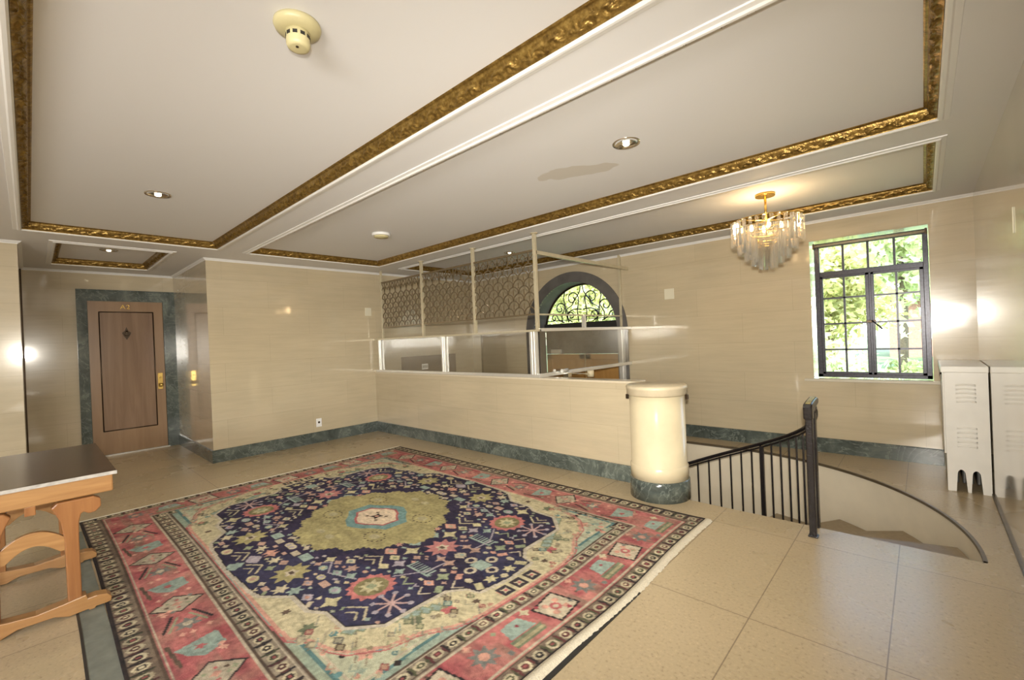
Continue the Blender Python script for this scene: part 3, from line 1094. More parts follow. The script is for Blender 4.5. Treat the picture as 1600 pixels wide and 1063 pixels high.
# rod with a cream cylinder lying along the return rail
gd = thing('latch_rod', 'short chrome rod with cream end block beside the screen bottom rail', 'latch', (-3.3, 4.7, 1.02))
MB().tube([(-3.30, 4.62, 1.03), (-3.30, 5.12, .985)], .009, 10).build('rod', M['chrome'], gd)
MB().tube([(-3.30, 5.10, .95), (-3.30, 5.10, 1.035)], .045, 16).build('end_block', M['cream'], gd)
MB().tube([(-3.33, 4.50, 1.075), (-3.33, 4.62, 1.075)], .022, 12).build('clamp', M['alum'], gd)
MB().box((-3.36, 4.56, .99), (-3.28, 4.64, 1.05)).build('hinge_plate', M['chrome'], gd, .004)

# brown panel and its switch on the left wall behind the screen
wp = thing('wall_panel', 'low brown wooden panel seen through the left screen glass', 'wall panel', (XL, 5.25, .5))
MB().box((XL, 4.61, .35), (XL + .03, 5.88, 1.25)).build('board', M['brownpanel'], wp, .004)
sp = thing('intercom_plate', 'small white four-button plate on the brown panel', 'switch plate', (XL + .03, 5.11, 1.04))
MB().box((XL + .03, 5.04, .99), (XL + .037, 5.18, 1.095)).build('plate', M['white'], sp, .002)
for i in range(4):
    MB().box((XL + .037, 5.055 + .03 * i, 1.015), (XL + .042, 5.075 + .03 * i, 1.07)).build('button', M['alum'], sp)

# blank plates and outlet
p1 = tag(box('blank_plate', (-2.80, YW - .008, 1.985), (-2.655, YW, 2.14), M['plastic'], None, .004), 'ivory square blank plate high on the back wall right of the arch', 'wall plate')
p2 = tag(box('blank_plate', (XL, 3.93, 2.0), (XL + .008, 4.05, 2.14), M['plastic'], None, .004), 'ivory square blank plate on the left wall next to the lattice', 'wall plate')
ot = thing('wall_outlet', 'small white outlet plate just above the green baseboard on the left wall', 'outlet', (XL, 3.06, .28))
MB().box((XL, 3.02, .245), (XL + .007, 3.105, .375)).build('cover_plate', M['white'], ot, .002)
MB().lathe([(.017, 0), (.017, .003), (.001, .003)], (XL + .007, 3.062, .315), 16, axis='x').build('socket', M['bronze'], ot)
tag(box('wall_bracket', (XR - .006, 3.83, 1.985), (XR, 3.842, 2.135), M['plastic'], None, .004), 'slim white vertical bracket high on the glossy right wall', 'bracket')

# ------------------------------------------------------------------ radiator cover in the corner
rx0, rx1, ry0, ry1, rh = .118, .388, 5.49, 6.37, 1.10
rd = thing('radiator_cover', 'white enamelled radiator cover with curved louvres in the right corner', 'radiator cover', (rx0 + .13, 5.9, 0))
MB().box((rx0 - .022, ry0 - .018, rh - .055), (rx1 + .004, ry1, rh)).build('top', M['radiator'], rd, .006)


def arch_cut(u0, u1, zc):
    um = (u0 + u1) / 2
    return [(u0, 0)] + [(um - (um - u0) * .72 * math.cos(PI * i / 10), zc + .045 * math.sin(PI * i / 10)) for i in range(11)] + [(u1, 0)]


W_ = rx1 - rx0
cut = arch_cut(rx0 + W_ * .20, rx0 + W_ * .46, .15) + arch_cut(rx0 + W_ * .54, rx0 + W_ * .80, .15)
cut2 = []
for u, z in cut:
    cut2.append((u, z))
poly = [(rx0, 0)] + cut2 + [(rx1, 0), (rx1, rh - .055), (rx0, rh - .055)]
b = MB()
b.prism(poly, 'y', ry0, ry0 + .012)
b.build('end_panel', M['radiator'], rd)
for z in [.93 - .036 * i for i in range(5)] + [.555 - .04 * i for i in range(5)]:
    b = MB()
    vs, fs = [], []
    nn = 12
    for i in range(nn + 1):
        u = i / nn
        x = rx0 + W_ * (.26 + .46 * u)
        bow = math.sin(PI * u)
        zz = z + .008 * bow
        dpt = .014 * bow ** .5
        vs += [(x, ry0, zz + .012), (x, ry0 - dpt, zz + .002), (x, ry0 - dpt, zz - .002), (x, ry0, zz - .006)]
    for i in range(nn):
        for j in range(3):
            fs.append((4 * i + j, 4 * i + 4 + j, 4 * i + 5 + j, 4 * i + 1 + j))
    b.add(vs, fs, True)
    b.build('louvre', M['radiator'], rd)
b = MB()
b.prism([(ry0 + .012, 0), (ry0 + .10, 0), (ry0 + .14, .10), (ry1 - .14, .10), (ry1 - .1, 0), (ry1, 0), (ry1, rh - .055), (ry0 + .012, rh - .055)], 'x', rx0, rx0 + .01)
b.build('side_panel', M['radiator'], rd)
MB().box((rx0 - .012, ry0 + .03, .32), (rx0, ry0 + .5, rh - .06)).build('access_panel', M['radiator'], rd, .003)
MB().lathe([(.006, 0), (.006, .02)], (rx0 - .02, ry0 + .02, rh - .075), 8).build('hinge_pin', M['bronze'], rd)
# column radiator inside
for i in range(4):
    MB().box((rx0 + .05 + .045 * i, ry0 + .06, .06), (rx0 + .075 + .045 * i, ry1 - .05, .95)).build('radiator_fin', M['greypanel'], rd, .01)

# ------------------------------------------------------------------ library table
tb = thing('library_table', 'oak trestle library table with dark worn top at the left edge', 'table', (-4.3, 0, 0))
ZT = .795
MB().box((-4.97, -.385, ZT - .022), (-3.675, .345, ZT)).build('tabletop', M['tabletop'], tb, .003)
MB().box((-4.955, -.372, ZT - .125), (-3.695, .328, ZT - .022)).build('apron', M['oak'], tb, .008)
f = MB()
f.box((-3.676, -.386, ZT - .021), (-3.671, .346, ZT - .001))
f.build('top_edging', M['tabledge'], tb, label='pale worn edging')


def trestle(xc):
    yc = -.018
    for s in (-1, 1):
        pr = [(.10, .665), (.255, .665), (.285, .645), (.287, .60), (.262, .572), (.232, .568), (.210, .585), (.198, .578), (.188, .53), (.186, .45), (.188, .08),
              (.128, .08), (.124, .45), (.112, .55), (.09, .61), (.075, .64)]
        MB().prism([(yc + s * y, z) for y, z in pr], 'x', xc - .03, xc + .03).build('post', M['oakv'], tb, .006)
    ft = [(0, .075), (.10, .085), (.205, .10), (.21, .075), (.25, .078), (.295, .068), (.315, .045), (.312, .018), (.29, .0145), (.245, .0145), (.24, .0045), (.215, .0045), (.212, .012), (.13, .006), (.07, .03), (0, .03)]
    left = [(-y, z) for y, z in ft[::-1]]
    MB().prism([(yc + y, z) for y, z in ft + left[1:-1]], 'x', xc - .04, xc + .04).build('foot', M['oak'], tb, .006)
    ar = []
    for i in range(13):
        t = -1 + 2 * i / 12
        ar.append((yc + .128 * t, .462 + .065 * (1 - t * t)))
    for i in range(13):
        t = 1 - 2 * i / 12
        ar.append((yc + .128 * t, .385 + .065 * max(0, 1 - (t * 1.25) ** 2)))
    MB().prism(ar, 'x', xc - .016, xc + .016).build('stretcher', M['oak'], tb, .003)


trestle(-3.70)
trestle(-4.58)
MB().box((-4.60, -.045, .62), (-3.70, .0, .672)).build('cross_beam', M['oakv'], tb, .004)

# ------------------------------------------------------------------ chandelier
CX, CY = -1.11, 4.96
ch = thing('chandelier', 'tiered chandelier of clear acrylic prisms on a brass stem', 'chandelier', (CX, CY, ZR))
MB().lathe([(.085, -.026), (.088, -.02), (.088, 0), (.001, 0)], (CX, CY, ZR), 32).build('canopy', M['brass'], ch)
MB().tube([(CX, CY, ZR - .02), (CX, CY, 2.52)], .011, 10).build('stem', M['brass'], ch)
tiers = [(.300, 2.565, .235, 30), (.245, 2.50, .25, 24), (.185, 2.44, .26, 18), (.125, 2.38, .25, 13), (.065, 2.32, .23, 7)]
for r_, zt_, L_, n_ in tiers:
    MB().tube([(CX + r_ * math.cos(2 * PI * i / 36), CY + r_ * math.sin(2 * PI * i / 36), zt_) for i in range(37)], .005, 6, caps=False).build('tier_ring', M['brass'], ch)
f = MB()
for i in range(4):
    an = PI / 4 + PI / 2 * i
    for (r_, zt_, L_, n_), (r2, z2, *_) in zip(tiers[:-1], tiers[1:]):
        f.tube([(CX + r_ * math.cos(an), CY + r_ * math.sin(an), zt_), (CX + r2 * math.cos(an), CY + r2 * math.sin(an), z2)], .004, 5)
    f.tube([(CX, CY, 2.565), (CX + .3 * math.cos(an), CY + .3 * math.sin(an), 2.565)], .004, 5)
f.tube([(CX, CY, 2.56), (CX, CY, 2.32)], .005, 6)
f.build('frame', M['brass'], ch)
proto = {}
for r_, zt_, L_, n_ in tiers:
    for i in range(n_):
        an = 2 * PI * (i + .3) / n_
        key = L_
        if key not in proto:
            w = .020
            g = MB()
            g.prism([(w, 0), (-w * .6, w * .9), (-w * .6, -w * .9)], 'z', 0, -L_)
            proto[key] = g.build('prism', M['prism'], ch)
            o = proto[key]
        else:
            o = proto[key].copy()
            COL.objects.link(o)
        o.matrix_parent_inverse = Matrix.Identity(4)
        o.parent = ch
        o.location = (r_ * math.cos(an), r_ * math.sin(an), zt_ - ZR - .006)
        o.rotation_euler = (0, 0, an)
for i in range(4):
    an = PI / 2 * i + .4
    bx_, by_ = CX + .13 * math.cos(an), CY + .13 * math.sin(an)
    MB().lathe([(.001, -.035), (.014, -.025), (.018, 0), (.010, .03), (.008, .04)], (bx_, by_, 2.50), 14).build('light_bulb', M['bulb'], ch)
light('chandelier_lamp', 'POINT', (CX, CY, 2.55), 13, (1, .70, .38), shadow_soft_size=.06)


# ------------------------------------------------------------------ ceiling fittings
def downlight(x, y, z, label, r_=.075, glow=True):
    t = thing('recessed_downlight', label, 'ceiling light', (x, y, z), 'recessed ceiling downlights')
    MB().lathe([(r_ * .86, .004), (r_, 0), (r_ + .014, -.006), (r_ + .016, 0)], (x, y, z - .001), 36, caps=False).build('trim_ring', M['chrome'], t)
    MB().lathe([(r_ * .92, -.006), (r_ * .80, .000), (r_ * .5, .0012), (.001, .0015)], (x, y, z - .003), 36, caps=False).build('reflector', M['brassworn'] if not glow else M['chrome'], t)
    MB().lathe([(.001, -.016), (.018, -.014), (.024, -.006), (.022, .0)], (x, y, z - .003), 16).build('light_bulb', M['lampglow'] if glow else M['white'], t)
    return t


downlight(-4.63, .765, ZR, 'round recessed downlight in the big left coffer, nearest the alcove', .075)
downlight(-1.475, 2.845, ZR, 'round chrome recessed downlight beside the pale ceiling stain', .078)
downlight(-7.46, .717, ZR, 'small recessed downlight in the little alcove coffer', .075)
downlight(-4.62, 5.03, ZR, 'recessed downlight in the far coffer behind the lattice screen', .07)
for x, y in ((-4.63, .765), (-1.475, 2.845), (-7.46, .717), (-4.62, 5.03)):
    light('downlight_beam', 'SPOT', (x, y, ZR - .03), 40, (1, .88, .68), (0, 0, -1), spot_size=math.radians(110), spot_blend=.8, shadow_soft_size=.05)

sx, sy = -1.845, .785
sd = thing('smoke_detector', 'yellowed smoke detector with slotted nose on the near left coffer', 'smoke detector', (sx, sy, ZR))
MB().lathe([(.088, 0), (.090, -.012), (.084, -.026), (.060, -.034), (.047, -.036)], (sx, sy, ZR), 44).build('base_plate', M['aged'], sd)
MB().lathe([(.047, -.030), (.045, -.055), (.045, -.085), (.040, -.098), (.030, -.100), (.001, -.100)], (sx, sy, ZR), 40).build('sensor_cap', M['aged'], sd)
for i in range(10):
    an = 2 * PI * i / 10
    g = MB()
    vs = []
    for da, zz in ((-.19, -.048), (.19, -.048), (.19, -.062), (-.19, -.062)):
        for rr in (.0435, .0468):
            vs.append((sx + rr * math.cos(an + da), sy + rr * math.sin(an + da), ZR + zz))
    g.add(vs, [(1, 3, 5, 7), (0, 6, 4, 2), (0, 2, 3, 1), (2, 4, 5, 3), (4, 6, 7, 5), (6, 0, 1, 7)])
    g.build('vent_slot', M['dark'], sd)
MB().lathe([(.006, 0), (.006, -.003)], (sx + .012, sy - .01, ZR - .100), 8).build('test_button', M['bronze'], sd)
ux, uy = -4.73, 2.895
ud = thing('heat_detector', 'small white round detector in the middle coffer', 'detector', (ux, uy, ZR))
MB().lathe([(.105, 0), (.108, -.02), (.100, -.030)], (ux, uy, ZR), 32).build('base_plate', M['white'], ud)
MB().lathe([(.085, -.030), (.080, -.045), (.001, -.052)], (ux, uy, ZR), 32).build('sensor_cap', M['aged'], ud)

# ------------------------------------------------------------------ oriental rug (woven pattern computed on the pile itself)
RU, RV = 4.33, 3.34
RX, RY = -5.63, .262
cell = .0072
NU, NV = int(RU / cell), int(RV / cell)
U, V = np.meshgrid((np.arange(NU) + .5) * RU / NU, (np.arange(NV) + .5) * RV / NV, indexing='ij')


def hx(r, g, b_):
    c = np.array([r, g, b_]) / 255.0
    return np.where(c <= .04045, c / 12.92, ((c + .055) / 1.055) ** 2.4)


NAVY, CREAM, OLIVE = hx(44, 35, 66), hx(205, 190, 150), hx(168, 156, 96)
ROSE, PINK, RED = hx(190, 92, 92), hx(212, 150, 125), hx(170, 55, 70)
TEAL, AQUA, SAGE = hx(98, 150, 150), hx(150, 172, 158), hx(150, 160, 120)
LAV, BROWN, DARK = hx(170, 158, 168), hx(98, 78, 62), hx(48, 40, 40)
BEIGE, YEL, GREY = hx(198, 182, 152), hx(200, 188, 138), hx(125, 125, 118)
img = np.zeros((NU, NV, 3)) + BEIGE
rng = np.random.RandomState(5)


def vnoise(fu, fv, seed):
    r = np.random.RandomState(seed)
    g = r.rand(int(fu) + 2, int(fv) + 2)
    x, y = U / RU * fu, V / RV * fv
    i, j = x.astype(int), y.astype(int)
    fx, fy = x - i, y - j
    fx, fy = fx * fx * (3 - 2 * fx), fy * fy * (3 - 2 * fy)
    return (g[i, j] * (1 - fx) * (1 - fy) + g[i + 1, j] * fx * (1 - fy) + g[i, j + 1] * (1 - fx) * fy + g[i + 1, j + 1] * fx * fy)


def sub(u0, u1, v0, v1):
    i0, i1 = max(0, int(u0 / RU * NU) - 1), min(NU, int(u1 / RU * NU) + 2)
    j0, j1 = max(0, int(v0 / RV * NV) - 1), min(NV, int(v1 / RV * NV) + 2)
    return slice(i0, i1), slice(j0, j1)


def pmask(poly, jag=0.0):
    P = np.array(poly, float)
    sl = sub(P[:, 0].min(), P[:, 0].max(), P[:, 1].min(), P[:, 1].max())
    u, v = U[sl], V[sl]
    ins = np.zeros(u.shape, bool)
    for k in range(len(P)):
        (x0, y0), (x1, y1) = P[k], P[(k + 1) % len(P)]
        if y0 == y1:
            continue
        c = ((y0 > v) != (y1 > v)) & (u < (x1 - x0) * (v - y0) / (y1 - y0) + x0)
        ins ^= c
    return sl, ins


def fill(poly, col):
    sl, ins = pmask(poly)
    img[sl][ins] = col


def line(p0, p1, w, col):
    (x0, y0), (x1, y1) = p0, p1
    sl = sub(min(x0, x1) - w, max(x0, x1) + w, min(y0, y1) - w, max(y0, y1) + w)
    u, v = U[sl], V[sl]
    L2 = (x1 - x0) ** 2 + (y1 - y0) ** 2 + 1e-12
    t = np.clip(((u - x0) * (x1 - x0) + (v - y0) * (y1 - y0)) / L2, 0, 1)
    d = np.hypot(u - x0 - t * (x1 - x0), v - y0 - t * (y1 - y0))
    img[sl][d < w / 2] = col


def pline(pts, w, col, close=True):
    for k in range(len(pts) - (0 if close else 1)):
        line(pts[k], pts[(k + 1) % len(pts)], w, col)


def diamond(c, a, b_, col, ol=None, w=.012):
    P = [(c[0] - a, c[1]), (c[0], c[1] - b_), (c[0] + a, c[1]), (c[0], c[1] + b_)]
    fill(P, col)
    if ol is not None:
        pline(P, w, ol)


def rect(c, a, b_, col, ol=None, rot=0.0, w=.012):
    P = []
    for s, t in ((-1, -1), (1, -1), (1, 1), (-1, 1)):
        P.append((c[0] + s * a * math.cos(rot) - t * b_ * math.sin(rot), c[1] + s * a * math.sin(rot) + t * b_ * math.cos(rot)))
    fill(P, col)
    if ol is not None:
        pline(P, w, ol)


def star(c, r_, n_, col, inner=.55, rot=0.0):
    P = []
    for k in range(2 * n_):
        rr = r_ if k % 2 == 0 else r_ * inner
        P.append((c[0] + rr * math.cos(PI * k / n_ + rot), c[1] + rr * math.sin(PI * k / n_ + rot)))
    fill(P, col)


def disc(c, r_, col, ry_=None):
    n_ = 16
    fill([(c[0] + r_ * math.cos(2 * PI * k / n_), c[1] + (ry_ or r_) * math.sin(2 * PI * k / n_)) for k in range(n_)], col)


# ---- borders
def shade(col, k):
    return np.array(col) * k


EU, EV = .105, .135            # outer guard depth on the short and long sides
MU_, MV_ = .385, .455          # outer edge of the inner guard
FU, FV = .485, .575            # start of the field
n1 = vnoise(9, 60, 1)
n2 = vnoise(26, 20, 2)
du = np.minimum(U / 1.0, RU - U)
dv = np.minimum(V, RV - V)
edge_short = (du / FU) < (dv / FV)
img[:] = hx(112, 92, 74) + (hx(140, 122, 100) - hx(112, 92, 74)) * n2[..., None]
msk = (du > EU) & (dv > EV)
n1b = vnoise(60, 34, 21)
redc = ROSE * (.62 + .6 * n1[..., None]) + (PINK - ROSE) * (n2[..., None] * .55)
redc = redc + (RED * .9 - redc) * np.clip((n1b[..., None] - .5) * 2.2, 0, 1) * .75
redc = redc + (hx(150, 120, 100) - redc) * np.clip((vnoise(22, 90, 22)[..., None] - .62) * 2.5, 0, 1)
img[msk] = redc[msk]
msk = (du > MU_) & (dv > MV_)
img[msk] = (hx(128, 112, 92) + (hx(158, 142, 118) - hx(128, 112, 92)) * n2[..., None])[msk]
# guard motifs: cream ovals between dark brackets


def guard(fix, along0, along1, vert, half, dark, pitch=.098):
    n_ = int(round((along1 - along0) / pitch))
    for k in range(n_):
        a_ = along0 + (k + .5) * (along1 - along0) / n_
        c = (a_, fix) if not vert else (fix, a_)
        kk = shade(CREAM, .80 + .25 * rng.rand())
        dark = [DARK, hx(70, 72, 50), hx(84, 44, 44), DARK][k % 4] if not vert else [DARK, hx(82, 84, 56), hx(100, 48, 48)][k % 3]
        if not vert:
            disc(c, .034, kk, half * .8)
            disc(c, .021, dark, half * .48)
            rect(c, .009, half * .2, hx(150, 70, 70) if k % 2 else CREAM)
            for s in (-1, 1):
                line((c[0] + s * .049, c[1] - half * .9), (c[0] + s * .040, c[1]), .015, dark)
                line((c[0] + s * .040, c[1]), (c[0] + s * .049, c[1] + half * .9), .015, dark)
        else:
            disc(c, half * .8, kk, .034)
            disc(c, half * .48, dark, .021)
            rect(c, half * .2, .009, hx(150, 70, 70) if k % 2 else CREAM)
            for s in (-1, 1):
                line((c[0] - half * .9, c[1] + s * .049), (c[0], c[1] + s * .040), .015, dark)
                line((c[0], c[1] + s * .040), (c[0] + half * .9, c[1] + s * .049), .015, dark)


for v in (.068, RV - .068):
    guard(v, .04, RU - .04, False, .047, DARK)
for u in (.055, RU - .055):
    guard(u, .10, RV - .10, True, .040, DARK)
for v in (.512, RV - .512):
    guard(v, MU_ + .03, RU - MU_ - .03, False, .040, BROWN)
for u in (MU_ + .048, RU - MU_ - .048):
    guard(u, MV_ + .03, RV - MV_ - .03, True, .034, BROWN)
# thin guard lines
for (a, b_, w, c) in ((.012, .012, .02, DARK), (EU, EV, .012, BROWN), (EU + .018, EV + .018, .010, BEIGE), (MU_ - .008, MV_ - .008, .012, BEIGE), (MU_ + .006, MV_ + .008, .010, BROWN),
                      (FU, FV, .012, BROWN), (FU - .012, FV - .016, .010, BEIGE)):
    pline([(a, b_), (RU - a, b_), (RU - a, RV - b_), (a, RV - b_)], w, shade(c, .9))
# main border figures
for side in range(2):
    vv = (EV + MV_) / 2 if side == 0 else RV - (EV + MV_) / 2
    k = 0
    u = .62
    while u < RU - .45:
        c = (u, vv)
        if k % 3 == 0:
            diamond(c, .115, .13, BEIGE * .85, DARK, .011)
            for q in range(6):
                disc((c[0] + .05 * math.cos(q), c[1] + .055 * math.sin(q)), .011, [ROSE, SAGE, BROWN][q % 3])
            star(c, .03, 4, PINK)
        elif k % 3 == 1:
            star(c, .075, 6, GREY, .5)
            disc(c, .025, BEIGE)
            for s in (-1, 1):
                line((u - .14, vv + s * .05), (u + .02, vv + s * .11), .016, DARK * 1.3)
                line((u - .11, vv + s * .03), (u + .03, vv + s * .085), .012, SAGE)
        else:
            fill([(u - .09, vv + .09), (u + .05, vv + .10), (u + .10, vv), (u + .04, vv - .06), (u - .05, vv - .10)], AQUA * .9)
            star(c, .03, 5, ROSE)
            pline([(u - .12, vv - .12), (u + .10, vv - .10)], .018, BROWN, False)
        for q in range(3):
            star((u + .11 + .03 * rng.randn(), vv + .09 * (rng.rand() * 2 - 1)), .022, 4, shade(PINK, 1.15))
        u += .285
        k += 1
    uu = (EU + MU_) / 2 if side == 0 else RU - (EU + MU_) / 2
    v = .36
    k = 0
    while v < RV - .3:
        c = (uu, v)
        if k % 3 == 2:
            rect(c, .09, .10, BEIGE, DARK, .18, .012)
            for q in range(4):
                disc((c[0] + .055 * math.cos(q * PI / 2 + .8), c[1] + .06 * math.sin(q * PI / 2 + .8)), .020, PINK)
            disc(c, .034, ROSE)
            disc(c, .016, BEIGE)
        elif k % 3 == 0:
            star(c, .085, 8, GREY, .55)
            disc(c, .028, PINK)
            star((uu - .10, v - .02), .03, 4, PINK)
            disc((uu + .08, v + .10), .018, GREY)
        else:
            fill([(uu - .08, v - .08), (uu + .02, v - .10), (uu + .02, v + .08), (uu - .09, v + .05)], AQUA)
            fill([(uu + .03, v - .12), (uu + .09, v - .12), (uu + .09, v + .09), (uu + .03, v + .10)], SAGE * .6)
            line((uu + .06, v - .11), (uu + .06, v + .09), .02, YEL * .7)
            star((uu - .09, v + .11), .036, 4, CREAM)
            disc((uu - .04, v), .012, RED)
        v += .265
        k += 1
for q in range(260):
    u, v = rng.rand() * RU, rng.rand() * RV
    d1, d2_ = min(u, RU - u), min(v, RV - v)
    if (d1 > EU + .03 and d2_ > EV + .03) and not (d1 > MU_ - .03 and d2_ > MV_ - .03):
        sl = rng.randint(4)
        (disc((u, v), .009, [CREAM, BROWN, RED, YEL][sl]) if rng.rand() < .6 else star((u, v), .02, 4, [PINK, RED, GREY, SAGE][sl]))

# ---- field
fm = (du > FU + .006) & (dv > FV + .006)
n3 = vnoise(14, 40, 3)
n4 = vnoise(30, 26, 4)
fc = AQUA * (1 - n3[..., None]) + (SAGE * .9 + BEIGE * .2) * n3[..., None]
fc = fc * (1 - .5 * n4[..., None]) + TEAL * (.5 * n4[..., None])
img[fm] = fc[fm]
C0 = (2.10, 1.74)


def mirror(quarter, sx_=1.0, sy_=1.0):
    q = [(a * sx_, b_ * sy_) for a, b_ in quarter]
    P = [(C0[0] + a, C0[1] + b_) for a, b_ in q]
    P += [(C0[0] + a, C0[1] - b_) for a, b_ in reversed(q)]
    P += [(C0[0] - a, C0[1] - b_) for a, b_ in q]
    P += [(C0[0] - a, C0[1] + b_) for a, b_ in reversed(q)]
    return P


# corner triangles in the aqua ground
for su in (-1, 1):
    for sv in (-1, 1):
        a, b_ = C0[0] + su * 1.72, C0[1] + sv * 1.12
        tri = [(a, b_), (a - su * .46, b_ + sv * .0), (a - su * .02, b_ - sv * .52)]
        P = [(C0[0] + su * 1.70, C0[1] + sv * 1.10), (C0[0] + su * 1.10, C0[1] + sv * 1.10), (C0[0] + su * 1.68, C0[1] + sv * .52)]
        fill(P, YEL * .55 + AQUA * .5)
        pline(P, .02, TEAL * .7)
        pline([(x * .8 + .2 * (C0[0] + su * 1.55), y * .8 + .2 * (C0[1] + sv * .95)) for x, y in P], .012, BEIGE)
        star((C0[0] + su * 1.52, C0[1] + sv * .93), .06, 5, PINK)
        for q in range(26):
            t = (C0[0] + su * (1.0 + .72 * rng.rand()), C0[1] + sv * (.55 + .55 * rng.rand()))
            disc(t, .010 + .012 * rng.rand(), [BEIGE, TEAL, DARK, PINK, YEL][rng.randint(5)])
CO = [(0, 1.155), (.90, 1.155), (1.10, 1.13), (1.18, 1.07), (1.34, 1.03), (1.44, .98), (1.56, .84), (1.60, .68), (1.70, .52), (1.735, .35), (1.735, 0)]
CO = [(min(a, 1.735), min(b_, 1.14)) for a, b_ in CO]
P = mirror(CO)
fill(P, YEL * .55 + CREAM * .45)
pline(P, .022, PINK)
pline(mirror(CO, 1.012, 1.015), .010, ROSE)
for q in range(150):
    a = rng.rand() * 2 * PI
    k = 1.10 + .05 * rng.randn()
NQ = [(0, 1.125), (.45, 1.10), (.55, 1.08), (.71, .95), (.93, .95), (1.03, .89), (1.24, .89), (1.39, .74), (1.39, .34), (1.47, .24), (1.55, .22), (1.575, 0)]
for (fu_, fv_, col, r_) in ((1.10, 1.03, SAGE * .55, .055), (1.50, .62, SAGE * .55, .05), (.85, 1.05, BROWN, .03), (1.62, .30, BROWN, .028), (1.56, .45, ROSE, .05), (1.25, .96, TEAL * .8, .03), (1.66, .14, PINK, .04)):
    for su in (-1, 1):
        for sv in (-1, 1):
            star((C0[0] + su * fu_, C0[1] + sv * fv_), r_, 6, col, .6)
for q in range(150):
    a_ = rng.rand() * 2 * PI
    fu_, fv_ = 1.05 + .65 * rng.rand(), .25 + .85 * rng.rand()
    col = [SAGE * .8, BROWN * 1.2, ROSE, TEAL, BEIGE * .8, GREY][rng.randint(6)]
    kd, r_ = rng.randint(4), .014 + .022 * rng.rand()
    for su in (-1, 1):
        for sv in (-1, 1):
            u, v = C0[0] + su * fu_, C0[1] + sv * fv_
            if kd == 0:
                pline([(u - su * r_, v), (u, v + sv * r_), (u + su * r_, v), (u + su * 1.6 * r_, v + sv * r_)], .008, col * .55 + YEL * .4, False)
            elif kd == 1:
                diamond((u, v), r_, r_ * .8, col * .5 + YEL * .45, col * .6, .008)
            elif kd == 2:
                star((u, v), r_, 5, col * .6 + YEL * .35)
            else:
                line((u - r_, v - sv * r_), (u + r_, v + sv * r_ * .4), .008, col * .6 + CREAM * .3)
# checked blocks on the cream band near the middle of the short side
for sv in (-1, 0, 1):
    for su in (-1, 1):
        c = (C0[0] + su * 1.665, C0[1] + sv * .115)
        rect(c, .046, .042, DARK * 1.2 + NAVY * .3)
        star(c, .034, 4, CREAM, .5, PI / 4)
        disc(c, .012, ROSE)
for t in np.linspace(.30, .96, 9):
    for su in (-1, 1):
        for sv in (-1, 1):
            rect((C0[0] + su * (1.28 + .3 * (1 - t)), C0[1] + sv * (.30 + .62 * t)), .034, .026, AQUA * .95, SAGE * .8, .5, .010)
P = mirror(NQ)
fill(P, NAVY)
pline(mirror(NQ, 1.012, 1.015), .030, hx(196, 184, 160))
pline(P, .014, DARK)
nv = np.zeros(img.shape[:2], bool)
sl, ins = pmask(P)
tmp = nv[sl]
tmp[ins] = True
nv[sl] = tmp
# navy abrash
ab = vnoise(40, 12, 7)
img[nv] = (NAVY * (.8 + .6 * ab[..., None]) + hx(40, 60, 90) * .25 * (vnoise(7, 9, 8)[..., None] > .62))[nv]
occ = []


def free(u, v, r_):
    if any((u - a) ** 2 + (v - b_) ** 2 < (r_ + c) ** 2 for a, b_, c in occ):
        return False
    i, j = int(u / RU * NU), int(v / RV * NV)
    k = int(r_ * .8 / cell)
    for di, dj in ((-k, 0), (k, 0), (0, -k), (0, k)):
        if not nv[min(max(i + di, 0), NU - 1), min(max(j + dj, 0), NV - 1)]:
            return False
    return True


OC = [(0, .66), (.10, .60), (.22, .62), (.30, .50), (.42, .47), (.46, .36), (.58, .30), (.60, .16), (.72, .08), (.72, 0)]
for su in (-1, 1):
    for sv in (-1, 1):
        occ.append((C0[0] + su * .25, C0[1] + sv * .25, .36))
occ.append((C0[0], C0[1], .62))


def four(fn, a, b_):
    for su in (-1, 1):
        for sv in (-1, 1):
            fn(C0[0] + su * a, C0[1] + sv * b_, su, sv)


def pink_oval(u, v, su, sv):
    star((u, v), .155, 14, ROSE * .9 + PINK * .2, .84)
    disc((u, v), .105, OLIVE * .62)
    star((u, v), .085, 8, YEL * .9, .55)
    rect((u, v), .034, .030, SAGE, YEL, .3, .010)
    occ.append((u, v, .165))


four(pink_oval, 1.0, .60)


def palm(col):
    def f(u, v, su, sv):
        star((u, v), .135, 9, col, .62, .2)
        star((u, v), .055, 5, BEIGE)
        rect((u, v), .02, .014, BROWN)
        occ.append((u, v, .14))
    return f


for su in (-1, 1):
    palm(hx(196, 120, 115))(C0[0] + su * .92, C0[1], su, 1)
four(palm(OLIVE * 1.05), .42, .86)
four(palm(hx(160, 165, 110)), .30, .70) if False else None


def spider(u, v, su, sv):
    for q in range(4):
        a = q * PI / 4
        line((u - .11 * math.cos(a), v - .10 * math.sin(a)), (u + .11 * math.cos(a), v + .10 * math.sin(a)), .016, PINK * .5 + LAV * .5)
    for q in range(8):
        a = q * PI / 4
        disc((u + .115 * math.cos(a), v + .105 * math.sin(a)), .018, LAV)
    occ.append((u, v, .14))


four(spider, 1.26, .62)


def knot(u, v, su, sv):
    rect((u, v), .055, .05, AQUA * 1.05)
    for a in range(4):
        cx_, cy2 = u + .10 * math.cos(PI / 2 * a), v + .095 * math.sin(PI / 2 * a)
        disc((cx_, cy2), .042, BEIGE)
        disc((cx_, cy2), .022, NAVY)
    occ.append((u, v, .15))


for su in (-1, 1):
    knot(C0[0] + su * 1.33, C0[1] + .0, su, 1)


